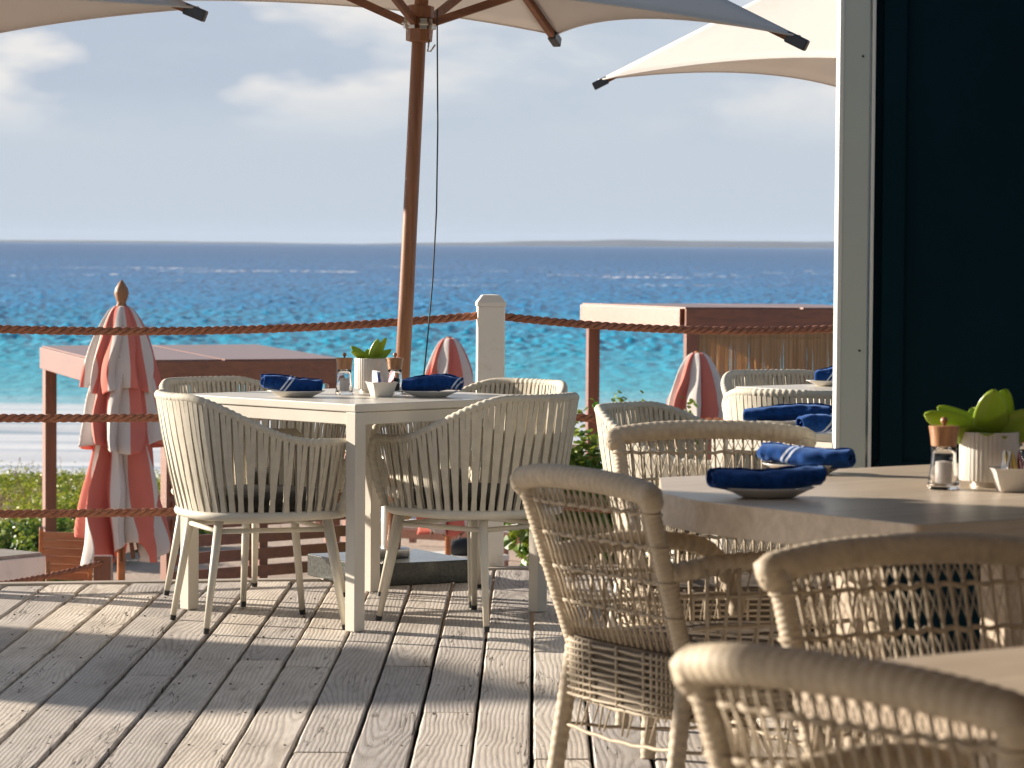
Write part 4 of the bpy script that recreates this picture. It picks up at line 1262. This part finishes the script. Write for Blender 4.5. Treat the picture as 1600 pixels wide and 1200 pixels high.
def mill(p, label, fill, top='mill_wood'):
    o = empty('pepper_mill' if fill == 'pepper' else 'salt_mill', p, 0, label, 'mill', 'glass and wood mills')
    m = MB(); m.lathe([(.031,0),(.032,.004),(.028,.03),(.0245,.055),(.0235,.072),(.025,.085),(.0225,.086),(.0215,.072),(.0225,.055),(.026,.03),(.028,.008),(.0,.007)], 32)
    m.build('glass_body', M['glass'], o, smooth=True)
    m = MB(); m.lathe([(.0,.010),(.0165,.010),(.0165,.055),(.0,.058)], 20); m.build('filling', M[fill], o, smooth=True, ang=40)
    m = MB(); m.lathe([(.0235,.0865),(.025,.088),(.026,.10),(.0285,.118),(.030,.126),(.029,.1275),(.0,.128)], 32); tp = m.build('wooden_top', M[top], o, smooth=True, ang=40)
    m = MB(); m.lathe([(.003,.128),(.003,.131),(.0065,.134),(.0075,.139),(.005,.144),(.0,.1455)], 16); m.build('knob', M[top], tp, smooth=True)
    return o
def pot_plant(p, label, seed, leaves, r0=.058):
    o = empty('potted_plant', p, seed, label, 'potted plant', 'ribbed pots with paddle-leaved plants')
    m = MB(); rf = lambda a, z: 1 + .022*abs(math.sin(a*20))
    m.lathe([(.0,.013),(r0*.96,.013),(r0,.016),(r0,.118),(r0*.99,.121),(r0*.90,.121),(r0*.88,.105),(.0,.104)], 160, rf=rf); pt = m.build('pot', M['pot'], o, smooth=True, ang=50)
    m = MB(); m.lathe([(.0,0),(.042,0),(.042,.013),(.0,.0131)], 32); m.build('foot_ring', M['pot_base'], pt, smooth=True, ang=40)
    m = MB(); m.lathe([(.0,.1045),(r0*.87,.1046),(r0*.6,.110),(.0,.112)], 24); m.build('soil', M['soil'], o, smooth=True)
    for (d, wd, L, W_) in leaves:
        d = Vector(d).normalized(); wd = Vector(wd); wd = (wd - d*wd.dot(d)).normalized(); nn = d.cross(wd)
        if nn.z < 0: nn = -nn
        m = MB()
        def fn(u, v, d=d, wd=wd, nn=nn, L=L, W_=W_):
            w = W_*(math.sin(math.pi*min(1, .03+.97*v)**.72)**.55 if 0 < v < 1 else .05)*(u*2-1)
            p = Vector((0,0,.106)) + Vector((d.x,d.y,0))*.012 + d*(L*v) + wd*w
            return p + nn*(.16*W_*(abs(u*2-1)**2) - .20*L*v*v*.6)
        m.grid(fn, 10, 14); m.build('leaf', M['lime_leaf'], o, smooth=True, solid=.0020)
    return o
def caddy(p, rz, label, packs):
    o = empty('packet_bowl', p, rz, label, 'bowl', 'square white packet bowls')
    m = MB()
    prof = [(.030,0),(.033,.003),(.046,.045),(.051,.052),(.047,.052),(.043,.045),(.031,.008),(.0,.007)]
    m.lathe(prof, 32, rf=lambda a, z: 1.0/max(abs(math.cos(a)),abs(math.sin(a)))**.72, M=Matrix.Rotation(0,4,'Z')); m.build('bowl', M['ceramic'], o, smooth=True, ang=50)
    r = random.Random(int(p[0]*100))
    ca, sa = math.cos(rz), math.sin(rz)
    for k,(mt, cn) in enumerate(packs):
        lx = -.024 + .016*k; ly = r.uniform(-.008,.008)
        mb = MB(); 
        mb.grid(lambda u, v: Vector((.0035*math.sin(math.pi*u)*math.sin(math.pi*v)+.0005, (u-.5)*.036, .01+.058*v)), 6, 6)
        mb.grid(lambda u, v: Vector((-.0035*math.sin(math.pi*u)*math.sin(math.pi*v)-.0005, (u-.5)*.036, .01+.058*v)), 6, 6, flip=True)
        q = mb.build('sugar_packet', M[mt], None, smooth=True)
        q.location = (p[0]+lx*ca-ly*sa, p[1]+lx*sa+ly*ca, p[2]+.014); q.scale = (1.6,1.15,1.1); q.rotation_euler = (0, R(r.uniform(-14,14)), rz + R(r.uniform(-15,15)))
        tag(q, cn, 'packet', 'sweetener packets')
Z = .7505
# main table
p = at(463,620,Z); plate(p, R(8), 'oval plate under the left napkin on the corner-on table')
napkin((p.x-.018,p.y,Z+.016), R(4), 'rolled blue napkin on the left plate of the corner-on table', 2, L=.20)
p = at(672,620,Z); plate(p, R(-6), 'oval plate under the right napkin on the corner-on table')
napkin((p.x+.01,p.y,Z+.016), R(-8), 'striped rolled blue napkin on the right plate of the corner-on table', 5, L=.195)
p = at(538,616,Z); mill(p, 'salt mill with wooden top left of the ribbed pot on the corner-on table', 'salt')
p = at(617,616,Z); mill(p, 'pepper mill with wooden top right of the ribbed pot on the corner-on table', 'pepper')
p = at(580,613,Z); pot_plant(p, 'ribbed cream pot with lime paddle leaves on the corner-on table', .0, [((-1,0,.95),(.6,.3,.6),.085,.016),((-.75,-.2,.55),(.3,-.6,.6),.075,.017),((.25,0,1),(1,0,-.2),.085,.019),((.9,0,.75),(-.3,.5,.7),.075,.018),((.55,0,1.1),(.8,.3,-.3),.10,.015),((-.1,-1,.45),(1,0,0),.045,.026),((.35,-.9,.5),(1,.3,0),.045,.024),((-.2,.8,.8),(1,0,0),.07,.022),((.9,-.4,.25),(.2,.7,.4),.055,.017),((-1,-.2,-.1),(0,.3,1),.050,.012)])
p = at(596,620,Z); caddy(p, R(20), 'white packet bowl in front of the ribbed pot on the corner-on table', [('packet_white','white packet in the bowl on the corner-on table'),('packet_blue','blue packet in the bowl on the corner-on table'),('packet_white','second white packet in the bowl on the corner-on table, right of the blue'),('packet_red','dark red packet in the bowl on the corner-on table')])
# table A
p = at(1200,777,Z); plate(p, R(12), 'plate under the dark shaded napkin on the thick wooden table')
napkin((p.x,p.y,Z+.016), R(10), 'dark navy rolled napkin nearest the table edge on the thick wooden table', 3, L=.235, cw=.050, ch=.026)
p = at(1258,739,Z); plate(p, R(-12), 'plate under the sunlit napkin on the thick wooden table')
napkin((p.x+.0,p.y,Z+.016), R(-28), 'sunlit bright blue rolled napkin with two white stripes on the thick wooden table', 8, L=.225, cw=.046, ch=.026)
p = at(1474,764,Z); mill(p, 'salt mill with wooden top standing left of the pot on the thick wooden table', 'salt').scale = (1.12,1.12,1.08)
p = at(1545,760,Z); pot_plant(p, 'ribbed pot with large round lime leaves on the thick wooden table', .0, [((-1,0,.42),(.35,-.2,.9),.145,.031),((-1,-.3,.16),(.2,-.5,.75),.115,.026),((-.85,.2,.60),(.3,.3,.8),.125,.028),((.02,-.25,1),(1,0,0),.115,.040),((.35,.1,1),(1,.2,-.3),.115,.036),((.95,-.2,.55),(-.5,.2,.9),.125,.034),((1,.2,.25),(0,.6,.7),.10,.032),((-.25,-1,.30),(1,-.2,0),.060,.032),((.4,-1,.2),(1,.4,0),.055,.030),((-.3,.7,.9),(1,.2,0),.09,.034)], r0=.064)
p = at(1582,768,Z); caddy(p, R(0), 'white packet bowl in front of the ribbed pot on the thick wooden table', [('packet_white','white packet in the bowl on the thick wooden table'),('packet_yellow','yellow packet in the bowl on the thick wooden table, beside the white one'),('packet_yellow','second yellow packet in the bowl on the thick wooden table, nearer the red one'),('packet_red','dark red packet in the bowl on the thick wooden table')])
p = at(1607,752,Z); mill(p, 'mill at the right frame edge beyond the pot on the thick wooden table', 'pepper')
# table 2
p = at(1232,668,Z); plate(p, R(5), 'plate under the long navy napkin on the column table')
napkin((p.x,p.y,Z+.016), R(-6), 'long navy rolled napkin left on the column table', 11, L=.25, cw=.045, ch=.026)
p = at(1290,688,Z); plate(p, R(20), 'plate nearest the column on the column table')
napkin((p.x+.01,p.y,Z+.016), R(10), 'navy rolled napkin right on the column table, partly behind the column', 13, L=.16, cw=.045, ch=.028)
p = at(1300,603,Z); plate(p, R(5), 'plate on the farthest table, cut by the column')
napkin((p.x+.01,p.y,Z+.016), R(-5), 'navy rolled napkin on the farthest table, cut by the column', 17, L=.14)

# ------------------------------------------------------------------ column and navy wall
def column():
    p0 = at(1332, 1030, 0)
    D = 8.40; x0 = atd(1309, 600, D).x; x1 = atd(1357, 600, D).x
    w = x1-x0; cx = (x0+x1)/2
    o = empty('column', (cx, D+w/2, 0), 0, 'grey-green painted square column with pale edge trims, right of centre', 'column')
    m = MB(); m.box((0,0,1.6),(w-.012,w,3.2)); m.build('shaft', M['column_paint'], o, bevel=.003)
    m = MB(); m.box((-w/2+.001,-.0,1.6),(.012,w+.006,3.2)); m.build('edge_trim', M['column_trim'], o, bevel=.003)
    m = MB(); m.box((w/2+.0045,-.0,1.6),(.009,w+.006,3.2)); m.build('edge_trim', M['column_trim'], o, bevel=.002)
    for zz in (atd(1353,88,D).z, atd(1347,548,D).z):
        m = MB(); m.lathe([(.003,0),(.003,.003),(.002,.004)], 10, M=Matrix.Translation((w/2-.025,-w/2-.000,zz)) @ Matrix.Rotation(R(90),4,'X')); m.build('screw', M['black_rubber'], o)
    xw = x1 + .012
    o = empty('navy_wall', (xw, D, 0), 0, 'dark navy panelled wall filling the right of the picture', 'wall')
    W_ = 4.0
    m = MB(); m.box((W_/2, .06, 1.7),(W_, .06, 3.4)); m.build('wall', M['navy_paint'], o, bevel=.003)
    pw = .62
    for k in range(6):
        x = .05 + pw*k
        m = MB(); m.box((x,.022,1.7),(.085 if k else .06,.022,3.36)); m.build('stile', M['navy_paint'], o, bevel=.003)
    for z in (.1,.66,3.3):
        m = MB(); m.box((W_/2,.0265,z),(W_-.02,.018,.10)); m.build('rail', M['navy_paint'], o, bevel=.003)
column()

def building():  # unseen roof and walls, added to cut sky light over the foreground
    o = empty('shade_building', (2,-1,0), 0, 'unseen building added behind and above the camera, its timber roof cutting sky light', 'building')
    m = MB(); m.box((0,2.05,3.02),(13,9.2,.16)); m.build('roof', M['trim_wood'], o)
    m = MB()
    for k in range(12): m.box((-6+1.1*k,2.05,2.86),(.08,9.0,.16))
    m.build('ceiling_beams', M['redwood'], o)
    m = MB(); m.box((0,-2.5,1.45),(13,.2,2.94)); m.build('rear_wall', M['navy_paint'], o)
    m = MB(); m.box((6.3,2.0,1.45),(.2,8.8,2.94)); m.build('side_wall', M['navy_paint'], o)
building()
# ------------------------------------------------------------------ haze box
def haze():
    m = bpy.data.materials.new('haze_air'); m.use_nodes = True; nt = m.node_tree
    for n in list(nt.nodes):
        if n.type == 'BSDF_PRINCIPLED': nt.nodes.remove(n)
    v = nt.nodes.new('ShaderNodeVolumePrincipled'); v.inputs['Color'].default_value = (.62,.76,1,1); v.inputs['Density'].default_value = 1.6e-5
    v.inputs['Anisotropy'].default_value = 0.0
    nt.links.new(v.outputs[0], nt.nodes['Material Output'].inputs['Volume'])
    mb = MB(); mb.box((0, 10800, 29), (46000, 23400, 90)); o = mb.build('haze', m); kind(o, 'stuff', 'thin sea haze fading the far island'); o['category'] = 'haze'
haze()

# ------------------------------------------------------------------ light and sky
sun_d = bpy.data.lights.new('sun', 'SUN'); sun = bpy.data.objects.new('sun', sun_d); COL.objects.link(sun)
sun_d.energy = 5.0; sun_d.angle = R(.6); sun_d.color = (1, .89, .75)
e = R(SUN_EL); to = Vector((SDIR.x*math.cos(e), SDIR.y*math.cos(e), math.sin(e)))
sun.rotation_euler = to.to_track_quat('Z','Y').to_euler()
w = bpy.data.worlds.new('World'); scene.world = w; w.use_nodes = True; nt = w.node_tree
bg = nt.nodes['Background']
sky = nt.nodes.new('ShaderNodeTexSky'); sky.sky_type = 'NISHITA'; sky.sun_disc = False
sky.sun_elevation = e; sky.sun_rotation = math.atan2(to.x, to.y)
sky.air_density = 1.0; sky.dust_density = 1.0; sky.ozone_density = 1.0
tc = nt.nodes.new('ShaderNodeTexCoord').outputs['Generated']
sp = nt.nodes.new('ShaderNodeSeparateXYZ'); nt.links.new(tc, sp.inputs[0])
cn = noise_n(nt, mapping(nt, tc, (6,6,15), (1.62,0.2,.35)), 1.0, 7, .60, .3)
cb = math_n(nt, 'ADD', cn.outputs[0], math_n(nt, 'MULTIPLY', math_n(nt, 'ADD', sp.outputs[0], .03), -.65))
cm = ramp(nt, cb, [(.39,(0,0,0)), (.56,(1,1,1))])
lowfade = ramp(nt, sp.outputs[2], [(.030,(0,0,0)), (.050,(1,1,1))])
fac = math_n(nt, 'MULTIPLY', math_n(nt, 'MULTIPLY', cm, lowfade), ramp(nt, sp.outputs[2], [(.13,(.95,.95,.95)), (.38,(.15,.15,.15))]))
# thin veil everywhere plus clouds with soft shadowed parts
cn2 = noise_n(nt, mapping(nt, tc, (14,14,40), (4,1,0)), 1.0, 4, .5)
ccol = ramp(nt, cn2.outputs[0], [(.44,(4.0,4.55,5.4)), (.55,(6.9,6.75,6.6))])
vf = ramp(nt, sp.outputs[2], [(.13,(.97,.97,.97)), (.38,(.10,.10,.10))])
veil = mixc(nt, vf, sky.outputs[0], (4.55,5.15,5.90))
mixd = mixc(nt, fac, veil, ccol)
nt.links.new(mixd, bg.inputs[0]); bg.inputs[1].default_value = .05

scene.view_settings.view_transform = 'Standard'; scene.view_settings.look = 'None'
scene.view_settings.exposure = 1.3; scene.view_settings.gamma = 1
scene.render.resolution_x = 1024; scene.render.resolution_y = 768
